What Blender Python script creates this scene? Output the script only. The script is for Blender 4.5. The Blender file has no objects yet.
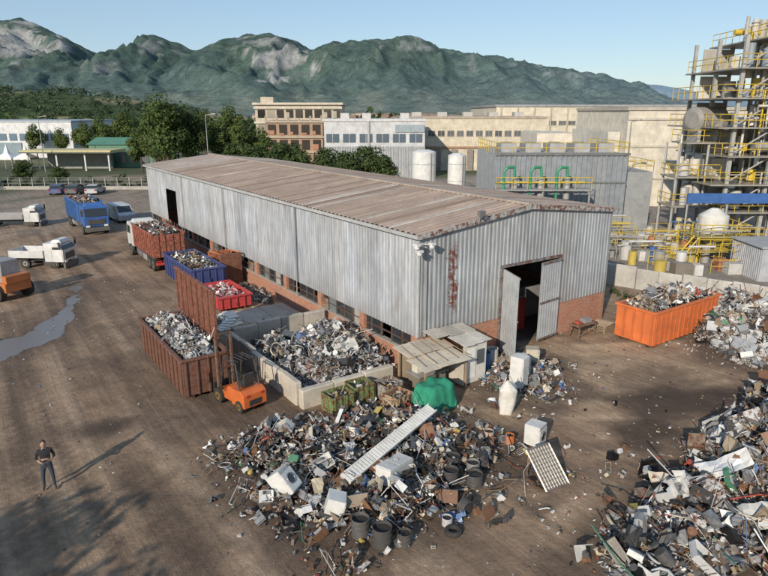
import bpy, math, random
from mathutils import Vector, Matrix, noise, Euler
R=random.Random(11)
sc=bpy.context.scene
A=math.radians(34.6)
C0=Vector((1.56,27.13,0))
Wv=Vector((math.cos(A),math.sin(A),0)); Uv=Vector((-Wv.y,Wv.x,0))
def L(x,y,z=0): return C0+Wv*x+Uv*y+Vector((0,0,z))
def toL(X,Y):
    dx,dy=X-C0.x,Y-C0.y
    return dx*Wv.x+dy*Wv.y, dx*Uv.x+dy*Uv.y
def nz(x,y,z=0.0): return noise.noise(Vector((x,y,z)))
def sst(a,b,x):
    t=max(0,min(1,(x-a)/(b-a))); return t*t*(3-2*t)
def mixc(a,b,f): return tuple(a[i]*(1-f)+b[i]*f for i in range(3))
# ------------------------------------------------------------ materials
def newmat(name):
    m=bpy.data.materials.new(name); m.use_nodes=True
    nt=m.node_tree; b=nt.nodes['Principled BSDF']; return m,nt,b
def math_(nt,op,a,b=None,clamp=False):
    n=nt.nodes.new('ShaderNodeMath'); n.operation=op; n.use_clamp=clamp
    for i,v in enumerate((a,b)):
        if v is None: continue
        if isinstance(v,(int,float)): n.inputs[i].default_value=v
        else: nt.links.new(v,n.inputs[i])
    return n.outputs[0]
def mixn(nt,fac,a,b,mode='MIX'):
    n=nt.nodes.new('ShaderNodeMix'); n.data_type='RGBA'; n.blend_type=mode
    for i,v in ((0,fac),(6,a),(7,b)):
        if isinstance(v,(int,float)): n.inputs[i].default_value=v
        elif isinstance(v,tuple): n.inputs[i].default_value=(*v[:3],1)
        else: nt.links.new(v,n.inputs[i])
    return n.outputs[2]
def noi(nt,vec,scale,detail=4,rough=.6):
    n=nt.nodes.new('ShaderNodeTexNoise'); n.inputs['Scale'].default_value=scale
    n.inputs['Detail'].default_value=detail; n.inputs['Roughness'].default_value=rough
    if vec is not None: nt.links.new(vec,n.inputs['Vector'])
    return n.outputs['Fac']
def ramp(nt,fac,a,b,v0=0.,v1=1.):
    n=nt.nodes.new('ShaderNodeMapRange'); nt.links.new(fac,n.inputs[0])
    n.inputs[1].default_value=a;n.inputs[2].default_value=b;n.inputs[3].default_value=v0;n.inputs[4].default_value=v1
    return n.outputs[0]
def objc(nt,scale=None,rot=0):
    t=nt.nodes.new('ShaderNodeTexCoord').outputs['Object']
    if rot:
        m=nt.nodes.new('ShaderNodeVectorRotate'); m.rotation_type='Z_AXIS'; m.inputs['Angle'].default_value=rot; nt.links.new(t,m.inputs['Vector']); t=m.outputs[0]
    if scale:
        m=nt.nodes.new('ShaderNodeVectorMath'); m.operation='MULTIPLY'; nt.links.new(t,m.inputs[0]); m.inputs[1].default_value=scale
        return m.outputs[0]
    return t
def colattr(nt):
    n=nt.nodes.new('ShaderNodeAttribute'); n.attribute_name='Col'; return n.outputs['Color']
def gray(nt,v):
    g=nt.nodes.new('ShaderNodeCombineColor')
    for i in range(3): nt.links.new(v,g.inputs[i])
    return g.outputs[0]
def bump(nt,b,h,strength=.3,dist=.02):
    n=nt.nodes.new('ShaderNodeBump'); nt.links.new(h,n.inputs['Height'])
    if isinstance(strength,(int,float)): n.inputs['Strength'].default_value=strength
    else: nt.links.new(strength,n.inputs['Strength'])
    n.inputs['Distance'].default_value=dist
    nt.links.new(n.outputs[0],b.inputs['Normal'])
def attrmat(name,rough,metal,grime=.3,rust=0.,dust=.2,scale=1.5):
    m,nt,b=newmat(name); oc=objc(nt); col=colattr(nt)
    n1=noi(nt,oc,scale,6,.65); n2=noi(nt,oc,scale*9,4,.6)
    mul=ramp(nt,n1,.3,.7,1-grime,1.08)
    c=mixn(nt,1.,col,gray(nt,mul),'MULTIPLY')
    if dust: c=mixn(nt,math_(nt,'MULTIPLY',ramp(nt,n2,.4,.7),dust),c,(.24,.18,.13))
    if rust:
        n3=noi(nt,oc,scale*2.2,8,.7)
        c=mixn(nt,ramp(nt,n3,.62-rust*.3,.68-rust*.2),c,(.13,.05,.025))
    nt.links.new(c,b.inputs['Base Color']); b.inputs['Metallic'].default_value=metal
    nt.links.new(ramp(nt,n2,.3,.7,max(.05,rough-.12),min(1,rough+.15)),b.inputs['Roughness'])
    bump(nt,b,n1,.25,.03)
    return m
def brickmat():
    m,nt,b=newmat('brick'); oc=objc(nt)
    sx=nt.nodes.new('ShaderNodeSeparateXYZ'); nt.links.new(oc,sx.inputs[0])
    cb=nt.nodes.new('ShaderNodeCombineXYZ'); nt.links.new(math_(nt,'ADD',sx.outputs[0],sx.outputs[1]),cb.inputs[0]); nt.links.new(sx.outputs[2],cb.inputs[1])
    br=nt.nodes.new('ShaderNodeTexBrick'); nt.links.new(cb.outputs[0],br.inputs[0])
    br.inputs['Scale'].default_value=1; br.inputs['Brick Width'].default_value=.27; br.inputs['Row Height'].default_value=.09; br.inputs['Mortar Size'].default_value=.008
    br.inputs['Color1'].default_value=(.42,.17,.095,1); br.inputs['Color2'].default_value=(.31,.115,.065,1); br.inputs['Mortar'].default_value=(.38,.31,.25,1)
    n=noi(nt,oc,1.2,6,.7)
    c=mixn(nt,ramp(nt,n,.48,.72,0,.65),br.outputs[0],(.36,.28,.21))
    c=mixn(nt,ramp(nt,noi(nt,oc,3,5),.55,.8,0,.5),c,(.1,.06,.045))
    nt.links.new(c,b.inputs['Base Color']); b.inputs['Roughness'].default_value=.9
    bump(nt,b,br.outputs['Fac'],-.4,.01); return m
def cladmat():
    m,nt,b=newmat('corrugated_cladding'); oc=objc(nt); col=colattr(nt)
    st=noi(nt,objc(nt,(2.2,2.2,.22)),1.6,6,.65); bl=noi(nt,oc,.55,5,.6); fine=noi(nt,objc(nt,(9,9,.8)),2,4,.6)
    v=math_(nt,'MULTIPLY',ramp(nt,st,.3,.72,.58,1.14),ramp(nt,bl,.3,.7,.82,1.08))
    v=math_(nt,'MULTIPLY',v,ramp(nt,fine,.3,.7,.84,1.06))
    c=mixn(nt,1.,col,gray(nt,v),'MULTIPLY')
    c=mixn(nt,ramp(nt,noi(nt,objc(nt,(1.5,1.5,.35)),1.3,8,.7),.54,.7,0,.55),c,(.22,.18,.15))
    sp=nt.nodes.new('ShaderNodeSeparateXYZ'); nt.links.new(oc,sp.inputs[0])
    x,y,z=sp.outputs
    low=math_(nt,'MULTIPLY',ramp(nt,z,1.9,3.0,1,0),ramp(nt,st,.4,.6)); c=mixn(nt,math_(nt,'MULTIPLY',low,.5),c,(.16,.13,.11))
    wob=ramp(nt,noi(nt,oc,1.6,6,.7),.2,.8,-.5,.5)
    dx=math_(nt,'ABSOLUTE',math_(nt,'ADD',math_(nt,'SUBTRACT',x,2.05),wob))
    mk=math_(nt,'MULTIPLY',ramp(nt,dx,.12,.24,1,0),ramp(nt,z,2.6,3.2)); mk=math_(nt,'MULTIPLY',mk,ramp(nt,z,5.7,6.3,1,0))
    mk=math_(nt,'MULTIPLY',mk,ramp(nt,y,.5,1,1,0)); mk=math_(nt,'MULTIPLY',mk,ramp(nt,noi(nt,oc,5,5),.40,.48))
    c=mixn(nt,mk,c,(.15,.055,.038))
    nt.links.new(c,b.inputs['Base Color']); b.inputs['Roughness'].default_value=.55; b.inputs['Metallic'].default_value=.1
    return m
def roofmat():
    m,nt,b=newmat('weathered_roof'); oc=objc(nt); col=colattr(nt)
    st=noi(nt,objc(nt,(.35,3.,1)),1.3,6,.7); bl=noi(nt,oc,.28,6,.65); f=noi(nt,oc,7,5,.7)
    v=math_(nt,'MULTIPLY',ramp(nt,st,.3,.7,.75,1.2),ramp(nt,f,.3,.7,.85,1.1))
    c=mixn(nt,1.,col,gray(nt,v),'MULTIPLY')
    c=mixn(nt,ramp(nt,bl,.42,.62,0,.55),c,(.25,.19,.155))
    c=mixn(nt,ramp(nt,noi(nt,oc,.8,7,.75),.55,.7,0,.6),c,(.13,.09,.073))
    nt.links.new(c,b.inputs['Base Color']); b.inputs['Roughness'].default_value=.9
    bump(nt,b,f,.3,.01); return m
def leafmat():
    m,nt,b=newmat('foliage'); col=colattr(nt); nt.links.new(col,b.inputs['Base Color'])
    b.inputs['Roughness'].default_value=.75; b.inputs['Specular IOR Level'].default_value=.2
    tr=nt.nodes.new('ShaderNodeBsdfTranslucent'); nt.links.new(col,tr.inputs[0])
    mx=nt.nodes.new('ShaderNodeMixShader'); mx.inputs[0].default_value=.25
    nt.links.new(b.outputs[0],mx.inputs[1]); nt.links.new(tr.outputs[0],mx.inputs[2])
    nt.links.new(mx.outputs[0],nt.nodes['Material Output'].inputs[0]); return m
def concmat():
    m,nt,b=newmat('concrete'); oc=objc(nt); col=colattr(nt)
    n1=noi(nt,oc,.9,8,.7); n2=noi(nt,oc,14,4)
    v=math_(nt,'MULTIPLY',ramp(nt,n1,.3,.7,.68,1.1),ramp(nt,n2,.3,.7,.88,1.06))
    c=mixn(nt,1.,col,gray(nt,v),'MULTIPLY')
    c=mixn(nt,ramp(nt,noi(nt,objc(nt,(2,2,.3)),1.5,6,.7),.55,.75,0,.5),c,(.14,.11,.085))
    nt.links.new(c,b.inputs['Base Color']); b.inputs['Roughness'].default_value=.9; bump(nt,b,n2,.3,.01); return m
PAINT,MATTE,METAL,GLASS,RUST,BRICK,CLAD,ROOF,LEAF,CONC,FAB=range(11)
MATS=[attrmat('worn_paint',.45,0,.28),attrmat('matte_surface',.9,0,.3,0,.12),attrmat('bare_metal',.42,.7,.3,.1,.15,4),
 None,attrmat('rusty_paint',.65,0,.35,.55,.3,2.2),brickmat(),cladmat(),roofmat(),leafmat(),concmat(),attrmat('cloth',.95,0,.2,0,.05,6)]
m,nt,b=newmat('glass_pane'); b.inputs['Roughness'].default_value=.08; nt.links.new(colattr(nt),b.inputs['Base Color']); b.inputs['Specular IOR Level'].default_value=.7
MATS[GLASS]=m
# ------------------------------------------------------------ mesh builder
CUBE=[(-.5,-.5,-.5),(.5,-.5,-.5),(.5,.5,-.5),(-.5,.5,-.5),(-.5,-.5,.5),(.5,-.5,.5),(.5,.5,.5),(-.5,.5,.5)]
CF=[(0,3,2,1),(4,5,6,7),(0,1,5,4),(1,2,6,5),(2,3,7,6),(3,0,4,7)]
class MB:
    def __init__(s): s.v=[];s.f=[];s.c=[];s.m=[];s.s=[]
    def add(s,vs,fs,col,mat=PAINT,M=None,sm=False):
        o=len(s.v)
        if M is not None: vs=[M@Vector(q) for q in vs]
        s.v.extend([tuple(q) for q in vs])
        for f in fs:
            s.f.append(tuple(i+o for i in f)); s.c.append(col); s.m.append(mat); s.s.append(sm)
    def box(s,c,d,col,mat=PAINT,M=None,top=None,toff=(0,0)):
        tx,ty=top if top else (1,1); vs=[]
        for x,y,z in CUBE:
            if z>0: x=x*tx;y=y*ty
            vs.append((c[0]+x*d[0]+(toff[0] if z>0 else 0),c[1]+y*d[1]+(toff[1] if z>0 else 0),c[2]+z*d[2]))
        s.add(vs,CF,col,mat,M)
    def b2(s,x0,x1,y0,y1,z0,z1,col,mat=PAINT,M=None): s.box(((x0+x1)/2,(y0+y1)/2,(z0+z1)/2),(x1-x0,y1-y0,z1-z0),col,mat,M)
    def cyl(s,p0,p1,r0,col,mat=PAINT,n=10,r1=None,caps=True,M=None,sm=True):
        p0=Vector(p0);p1=Vector(p1);r1=r0 if r1 is None else r1
        d=(p1-p0); 
        if d.length<1e-6: return
        d.normalize(); a=Vector((0,0,1)) if abs(d.z)<.9 else Vector((1,0,0))
        e=d.cross(a).normalized(); g=d.cross(e)
        vs=[]
        for k,(p,r) in enumerate(((p0,r0),(p1,r1))):
            for i in range(n):
                t=2*math.pi*i/n; vs.append(p+e*(r*math.cos(t))+g*(r*math.sin(t)))
        fs=[(i,(i+1)%n,n+(i+1)%n,n+i) for i in range(n)]
        s.add(vs,fs,col,mat,M,sm)
        if caps: s.add(vs,[tuple(range(n))[::-1],tuple(range(n,2*n))],col,mat,M)
    def bar(s,p0,p1,t,col,mat=PAINT,M=None): s.cyl(p0,p1,t*.7,col,mat,4,M=M,sm=False)
    def torus(s,c,ax,Rr,r,col,mat,n=14,k=6,M=None):
        ax=Vector(ax).normalized(); a=Vector((0,0,1)) if abs(ax.z)<.9 else Vector((1,0,0)); e=ax.cross(a).normalized(); g=ax.cross(e); c=Vector(c)
        vs=[]
        for i in range(n):
            t=2*math.pi*i/n; d=e*math.cos(t)+g*math.sin(t)
            for j in range(k):
                q=2*math.pi*j/k; vs.append(c+d*(Rr+r*math.cos(q))+ax*(r*math.sin(q)))
        s.add(vs,[(i*k+j,((i+1)%n)*k+j,((i+1)%n)*k+(j+1)%k,i*k+(j+1)%k) for i in range(n) for j in range(k)],col,mat,M,True)
    def prism(s,prof,x0,x1,col,mat=PAINT,M=None):
        n=len(prof); vs=[(x0,y,z) for y,z in prof]+[(x1,y,z) for y,z in prof]
        s.add(vs,[(i,(i+1)%n,n+(i+1)%n,n+i) for i in range(n)]+[tuple(range(n))[::-1],tuple(range(n,2*n))],col,mat,M)
    def sphere(s,c,r,col,mat=PAINT,n=12,k=8,sc_=(1,1,1),M=None):
        vs=[];fs=[]
        for i in range(k+1):
            ph=math.pi*i/k
            for j in range(n):
                t=2*math.pi*j/n; vs.append((c[0]+r*sc_[0]*math.sin(ph)*math.cos(t),c[1]+r*sc_[1]*math.sin(ph)*math.sin(t),c[2]+r*sc_[2]*math.cos(ph)))
        for i in range(k):
            for j in range(n): fs.append((i*n+j,(i+1)*n+j,(i+1)*n+(j+1)%n,i*n+(j+1)%n))
        s.add(vs,fs,col,mat,M,True)
    def mesh(s,name):
        me=bpy.data.meshes.new(name); me.from_pydata(s.v,[],s.f)
        for m in MATS: me.materials.append(m)
        me.polygons.foreach_set('material_index',s.m); me.polygons.foreach_set('use_smooth',s.s)
        ca=me.color_attributes.new('Col','FLOAT_COLOR','CORNER'); data=[]
        for f,c in zip(s.f,s.c): data.extend((c[0],c[1],c[2],1.)*len(f))
        ca.data.foreach_set('color',data); me.update(); return me
    def obj(s,name,loc=(0,0,0),rot=0.,parent=None,bevel=0,me=None):
        o=bpy.data.objects.new(name,me or s.mesh(name)); sc.collection.objects.link(o)
        o.location=loc; o.rotation_euler=(0,0,rot)
        if parent: o.parent=parent
        if bevel:
            b=o.modifiers.new('bevel','BEVEL'); b.width=bevel; b.segments=1; b.limit_method='ANGLE'; b.angle_limit=math.radians(50)
        return o
def empty(name,loc,rot=0.):
    e=bpy.data.objects.new(name,None); sc.collection.objects.link(e); e.location=loc; e.rotation_euler=(0,0,rot); return e
# ------------------------------------------------------------ scrap
WHITE=(.66,.66,.64);LG=(.46,.47,.47);MG=(.27,.28,.29);DK=(.08,.08,.08);BK=(.025,.025,.027)
BR=(.3,.24,.17);RU=(.19,.095,.05);BG=(.5,.44,.34)
ACC=[(.08,.16,.34),(.4,.06,.04),(.06,.2,.12),(.5,.38,.1)]
PAL_W=[WHITE]*12+[LG]*11+[MG]*8+[DK]*5+[BK]*3+[BR]*5+[RU]*5+[BG]*4+ACC[:3]
PAL_D=[WHITE]*8+[LG]*10+[MG]*9+[DK]*10+[BK]*8+[BR]*8+[RU]*8+[BG]*4+ACC
PAL_A=[WHITE]*8+[LG]*12+[(.54,.55,.56)]*8+[MG]*5+[DK]*3+[BR]*3
def jit(c,r,a=.15):
    k=1+r.uniform(-a,a); return tuple(min(.85,x*k) for x in c)
def piece(mb,pos,s,r,pal):
    M=Matrix.Translation(pos)@Euler((r.uniform(-.9,.9) if r.random()<.7 else r.uniform(-3,3),r.uniform(-.9,.9),r.uniform(0,6.28))).to_matrix().to_4x4()
    col=jit(r.choice(pal),r,.22); k=r.random()
    mt=METAL if (col[0]<.5 and abs(col[0]-col[2])<.05 and r.random()<.45) else (RUST if r.random()<.25 else PAINT)
    if k<.15:
        w,d,h=s*r.uniform(.6,1.2),s*r.uniform(.4,.8),s*r.uniform(.2,.6); t=.01+.015*s
        mb.box((0,0,-h/2),(w,d,t),col,mt,M); mb.box((-w/2,0,0),(t,d,h),col,mt,M); mb.box((w/2,0,0),(t,d,h*r.uniform(.5,1)),col,mt,M)
        if r.random()<.8: mb.box((0,d/2,0),(w,t,h),col,mt,M)
        if r.random()<.3: mb.box((0,-d/2,0),(w,t,h),col,mt,M)
        for q in range(r.randint(1,3)): mb.box((r.uniform(-.3,.3)*w,r.uniform(-.2,.2)*d,r.uniform(-.2,.2)*h),(w*r.uniform(.1,.4),d*r.uniform(.1,.5),h*r.uniform(.3,.7)),jit(r.choice([DK,MG,RU,LG]),r),MATTE,M)
    elif k<.50:
        w,d=s*r.uniform(.5,1.5),s*r.uniform(.15,.7); nx=5; vs=[]
        ph=r.uniform(0,6); am=s*r.uniform(.04,.28); tw=r.uniform(-1,1)
        for i in range(nx+1):
            for j in range(4):
                u_=i/nx-.5;v_=j/3-.5
                vs.append((w*u_+r.uniform(-.03,.03)*s,d*v_*(1+r.uniform(-.15,.15)),am*math.sin(ph+i*1.3+j*.9)+tw*u_*v_*d+r.uniform(-.03,.03)*s))
        fs=[(i*4+j,i*4+j+1,i*4+j+5,i*4+j+4) for i in range(nx) for j in range(3) if r.random()>.06]
        mb.add(vs,fs,col,mt,M)
    elif k<.68:
        l=s*r.uniform(1.2,3.4); t=r.uniform(.008,.026)
        p=[Vector((-l/2,0,0)),Vector((-l*.1,s*r.uniform(-.15,.15),s*r.uniform(0,.15))),Vector((l*.2,s*r.uniform(-.2,.2),s*.1)),Vector((l/2,s*r.uniform(-.4,.4),s*r.uniform(-.2,.1)))]
        for a,b_ in zip(p[:-1],p[1:]): mb.cyl(a,b_,t,col,mt,5,caps=False,M=M)
    elif k<.76:
        w,d=s*r.uniform(.8,1.6),s*r.uniform(.5,1); t=.012+.012*s
        for a in (-1,1):
            mb.box((0,a*d/2,0),(w,t,t),col,mt,M); mb.box((a*w/2,0,0),(t,d,t),col,mt,M)
        if r.random()<.4:
            for q in range(7): mb.box((w*(q/6-.5),0,0),(t*.4,d,t*.4),col,mt,M)
    elif k<.82:
        rr=s*r.uniform(.12,.28); mb.cyl((0,0,-s*.25),(0,0,s*r.uniform(.0,.3)),rr,col,mt,12,M=M)
        mb.cyl((0,0,s*.3),(0,0,s*.36),rr*.6,jit(DK,r),MATTE,8,M=M)
    elif k<.88:
        mb.torus((0,0,0),(0,0,1),s*r.uniform(.2,.42),s*r.uniform(.02,.06),jit(BK,r) if r.random()<.6 else col,MATTE,10,4,M)
    else:
        for q in range(r.randint(2,5)):
            c=(r.uniform(-.3,.3)*s,r.uniform(-.3,.3)*s,r.uniform(-.15,.15)*s); e=s*r.uniform(.12,.4)
            vs=[(c[0]+x*e*r.uniform(.6,1.4),c[1]+y*e*r.uniform(.5,1.1),c[2]+z*e*r.uniform(.3,.9)) for x,y,z in CUBE]
            mb.add(vs,CF,jit(col if q==0 else r.choice(pal),r),mt,M)
def hf(mounds,x,y,ns=1.):
    h=0
    for cx,cy,rx,ry,hh in mounds:
        d=((x-cx)/rx)**2+((y-cy)/ry)**2
        if d<1: h=max(h,hh*(1-d)**.75)+.15*min(h,hh*(1-d)**.75)
    if h>0: h*=1+.45*ns*nz(x*.9,y*.9,3)+.25*nz(x*2.6,y*2.6)
    return h
def pile(name,mounds,n,pal,smin,smax,seed,spill=.35,clip=None,sparse=.035,gap=0.,pw=3.6,basec=.05):
    r=random.Random(seed); mb=MB()
    x0=min(m[0]-m[2] for m in mounds);x1=max(m[0]+m[2] for m in mounds);y0=min(m[1]-m[3] for m in mounds);y1=max(m[1]+m[3] for m in mounds)
    st=.16; nx=int((x1-x0)/st)+2; ny=int((y1-y0)/st)+2
    vs=[];H={}
    for i in range(nx):
        for j in range(ny):
            x=x0+i*st;y=y0+j*st;h=hf(mounds,x,y)
            if gap and nz(x*.8,y*.8,seed)<-gap: h*=.3
            H[i,j]=h
            vs.append((x+r.uniform(-.04,.04),y+r.uniform(-.04,.04),h*.8-.07+(r.uniform(0,.15) if h>.15 else 0)))
    cc=[(.09,.07,.055),(.13,.1,.075),(.18,.14,.11),(.05,.05,.055),(.14,.08,.05),(.3,.3,.3),(.2,.2,.2)]
    for i in range(nx-1):
        for j in range(ny-1):
            if min(H[i,j],H[i+1,j],H[i,j+1],H[i+1,j+1])>basec:
                mb.f.append((i*ny+j,(i+1)*ny+j,(i+1)*ny+j+1,i*ny+j+1)); mb.c.append(jit(r.choice(cc),r,.3)); mb.m.append(MATTE); mb.s.append(False)
    mb.v=vs
    k=0;tries=0
    while k<n and tries<n*30:
        tries+=1
        x=r.uniform(x0-spill*2,x1+spill*2);y=r.uniform(y0-spill*2,y1+spill*2); h=hf(mounds,x,y)
        if clip and not clip(x,y): continue
        if gap and nz(x*.8,y*.8,seed)<-gap:
            h*=.3
            if r.random()<.75: continue
        if h<=.02:
            if r.random()>sparse: continue
        elif h<.25 and r.random()>.3+h*2.5: continue
        s=smin+(smax-smin)*r.random()**pw
        piece(mb,(x,y,h+s*r.uniform(-.05,.26)+.02),s,r,pal); k+=1
    for q in range(int(n*1.2)):
        x=r.uniform(x0-.8,x1+.8);y=r.uniform(y0-.8,y1+.8)
        if clip and not clip(x,y): continue
        h=hf(mounds,x,y)
        if h<=0 and r.random()>.16: continue
        s=r.uniform(.03,.11); M=Matrix.Translation((x,y,h+s*.3))@Euler((r.uniform(-1,1),r.uniform(-1,1),r.uniform(0,6))).to_matrix().to_4x4()
        mb.add([(a*s*r.uniform(.5,1.8),b_*s*r.uniform(.2,1),c_*s*.4) for a,b_,c_ in CUBE],CF,jit(r.choice(pal),r),PAINT,M)
    return mb.obj(name,C0,A)
# ------------------------------------------------------------ ground
def axis(lo,hi,fine0,fine1,st,g=1.13):
    a=[];x=fine0
    while x<=fine1: a.append(x); x+=st
    d=st;x=a[-1]
    while x<hi: d*=g; x+=d; a.append(x)
    d=st;x=a[0];b_=[]
    while x>lo: d*=g; x-=d; b_.append(x)
    return b_[::-1]+a
PUD=[(-18.5,14.0,1.9),(-15.8,15.2,1.4),(-13.9,16.2,1.1),(-12.5,19,.45),(-11.3,22.5,.15),(-10.5,26,.05)]
WET_SHADE=[(6.8,-8.1,2.2),(3.9,-9.3,1.3),(-3,-10.4,.7),(9,-9.3,1.8),(-13.5,3,.9),(-16,-5,.8)]  # damp soil patches; those beside the right pile also paint in shade
def pudd(x,y):
    best=9
    for (ax,ay,ar),(bx,by,br) in zip(PUD[:-1],PUD[1:]):
        dx,dy=bx-ax,by-ay; t=max(0,min(1,((x-ax)*dx+(y-ay)*dy)/(dx*dx+dy*dy)))
        d=math.hypot(x-ax-t*dx,y-ay-t*dy)-(ar+(br-ar)*t); best=min(best,d)
    return best
MC=[(-6.6,-4.3,2.5,2.9,.5),(-3.7,-4.3,2.3,2.0,.42),(-6.6,-7.2,2.4,1.7,.28),(-8.2,-3.0,1.3,2.0,.35),(-3.0,-6.4,1.7,1.5,.2),(-5.2,-2.3,1.6,1.2,.3),(-8.6,-6.2,1.2,1.6,.22)]
MR=[(0.2,-13.7,4.4,1.8,.65),(5.5,-14.3,4.5,3.4,1.5),(10.5,-13.6,5,3.3,1.9),(5,-18,7,3.5,1.2),(14,-15,5,4,2.0)]
MK=[(18.6,-6.2,3.6,3.0,1.2),(21.5,-7.5,4,3.3,1.35),(15.8,-7.6,2.0,1.8,.5),(22,-3.5,3.0,2.4,.9)]
MH=[(3.2,-2.8,1.7,1.4,.26),(4.9,-2.6,1.4,1.7,.22),(3.6,-4.8,1.5,.9,.08),(5.0,-.9,1.0,.7,.25)]
MB_=[(-3.2,3.2,3.1,3.6,1.15),(-4.2,5.6,1.9,2.3,.85),(-1.6,4.8,1.9,3.0,1.05)]
def build_ground():
    xs=axis(-7000,7000,-34,36,.33); ys=axis(-60,9000,8,62,.33)
    nx,ny=len(xs),len(ys); vs=[];cols=[];wet_shade=[]
    for X in xs:
        for Y in ys:
            lx,ly=toL(X,Y); z=0
            near=-60<X<70 and Y<120
            if near:
                n1=nz(lx*.12,ly*.12);n2=nz(lx*.5,ly*.5,5);n3=nz(lx*1.7,ly*1.7,9)
                f=.42+.6*n1+.4*n2+.2*n3
                f+=.35*sst(-5,3,lx)*sst(2,-2,ly)
                c=mixc((.195,.127,.082),(.45,.31,.2),max(0,min(1,f)))
                tr=nz(lx*1.5+nz(lx*.1,ly*.05)*2,ly*.06,2); trm=sst(-4,-8,lx)*sst(-26,-18,lx)
                c=mixc(c,(.44,.32,.22),trm*.6*sst(.05,.35,tr)); c=mixc(c,(.12,.08,.055),trm*.7*sst(-.03,-.3,tr))
                rr=math.hypot(lx-16,ly-8); t2=nz(rr*1.3,math.atan2(ly-8,lx-16)*1.5,7); m2=sst(-4,0,lx)*sst(0,-2,ly)
                c=mixc(c,(.58,.43,.285),m2*.6*sst(.02,.4,t2)); c=mixc(c,(.17,.115,.078),m2*.6*sst(-.08,-.38,t2))
                sd=sst(5.5,1.5,math.hypot((lx-8.5)*.8,(ly+4.2)*1.5)); c=mixc(c,(.6,.45,.3),.4*sd)
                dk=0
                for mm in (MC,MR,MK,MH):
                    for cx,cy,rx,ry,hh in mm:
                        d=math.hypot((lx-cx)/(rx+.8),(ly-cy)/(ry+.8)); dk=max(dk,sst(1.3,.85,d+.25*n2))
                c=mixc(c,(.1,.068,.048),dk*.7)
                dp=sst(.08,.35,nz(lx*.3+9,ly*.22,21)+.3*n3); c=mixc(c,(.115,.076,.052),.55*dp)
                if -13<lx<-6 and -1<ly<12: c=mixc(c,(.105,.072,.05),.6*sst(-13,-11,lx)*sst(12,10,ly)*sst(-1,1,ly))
                wv=0; d=pudd(lx,ly)+.4*n3+.6*n2; wv=sst(.5,-.35,d)
                dk2=sst(3.0,0,d); c=mixc(c,(.11,.075,.053),dk2*.7)
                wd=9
                for cx,cy,rw in WET_SHADE: wd=min(wd,math.hypot(lx-cx,(ly-cy)*1.4)-rw)
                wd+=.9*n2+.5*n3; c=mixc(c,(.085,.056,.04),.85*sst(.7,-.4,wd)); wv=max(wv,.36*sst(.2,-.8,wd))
                rut=(.055*tr*trm+.035*t2*m2+.02*n3+.014*nz(lx*5,ly*5))
                z=rut*(1-wv)-.02*wv
                pv=sst(20.8,22.2,lx) if Y>20 else 0
                pv=max(pv,.5*sst(60,72,Y+6*n1)*sst(-14,-20,X))
                c=mixc(c,mixc((.33,.3,.265),(.25,.225,.195),.5+n1+.3*n2),pv*.85)
                c=mixc(c,(.07,.09,.035),.8*sst(.1,.35,n2+n1)*sst(78,92,Y))
            else:
                n1=nz(X*.006,Y*.004,1);n2=nz(X*.03,Y*.02,4)
                cell=math.floor(X/90+n1*2)*7+math.floor(Y/150+n1)*13
                q=(math.sin(cell*12.98)*43758.5)%1
                c=[(.09,.12,.04),(.07,.1,.035),(.2,.18,.09),(.13,.14,.06),(.06,.09,.035)][int(q*5)]
                c=mixc(c,(.05,.07,.035),max(0,min(1,.5+n2*1.5)))
                hz=sst(300,2500,Y); c=mixc(c,(.15,.19,.17),hz*.7); wv=0  # distance haze painted into the field colour
                if Y<0 or abs(X)>60 and Y<60: c=(.26,.19,.125)
            vs.append((X,Y,z)); cols.extend((*c,1.)); wet_shade.append(wv)
    fs=[(i*ny+j,(i+1)*ny+j,(i+1)*ny+j+1,i*ny+j+1) for i in range(nx-1) for j in range(ny-1)]
    me=bpy.data.meshes.new('ground'); me.from_pydata(vs,[],fs)
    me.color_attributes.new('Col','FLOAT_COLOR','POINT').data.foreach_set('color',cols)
    me.attributes.new('wet_shade','FLOAT','POINT').data.foreach_set('value',wet_shade)
    me.polygons.foreach_set('use_smooth',[True]*len(fs))
    m,nt,b=newmat('dirt_ground'); oc=objc(nt); col=colattr(nt)
    at=nt.nodes.new('ShaderNodeAttribute'); at.attribute_name='wet_shade'
    n1=noi(nt,oc,1.1,8,.7);n2=noi(nt,oc,6,8,.75);n3=noi(nt,oc,30,4,.7)
    tk=noi(nt,objc(nt,(3.2,.12,1),-A),1,5,.6); tk2=noi(nt,objc(nt,(3.0,.16,1),-A-.35),1,5,.6)
    v=math_(nt,'MULTIPLY',ramp(nt,n1,.3,.7,.72,1.2),ramp(nt,n2,.3,.7,.74,1.2)); v=math_(nt,'MULTIPLY',v,ramp(nt,n3,.3,.7,.85,1.12))
    v=math_(nt,'MULTIPLY',v,ramp(nt,tk,.35,.65,.84,1.15)); v=math_(nt,'MULTIPLY',v,ramp(nt,tk2,.35,.65,.9,1.1))
    c=mixn(nt,1.,col,gray(nt,v),'MULTIPLY')
    vo=nt.nodes.new('ShaderNodeTexVoronoi'); vo.inputs['Scale'].default_value=7; nt.links.new(oc,vo.inputs['Vector'])
    peb=math_(nt,'MULTIPLY',ramp(nt,vo.outputs['Distance'],.1,.16,1,0),ramp(nt,n1,.5,.6)) 
    c=mixn(nt,math_(nt,'MULTIPLY',peb,.5),c,(.48,.4,.31))
    w_=math_(nt,'ADD',at.outputs['Fac'],ramp(nt,n2,.2,.8,-.18,.18)); wm=ramp(nt,w_,.42,.56)
    wd=ramp(nt,w_,.2,.5)
    c=mixn(nt,wd,c,mixn(nt,.45,c,(.0,.0,.0))); c=mixn(nt,wm,c,(.16,.13,.105))
    nt.links.new(c,b.inputs['Base Color'])
    nt.links.new(ramp(nt,wm,0,1,.95,.2),b.inputs['Roughness'])
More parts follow.
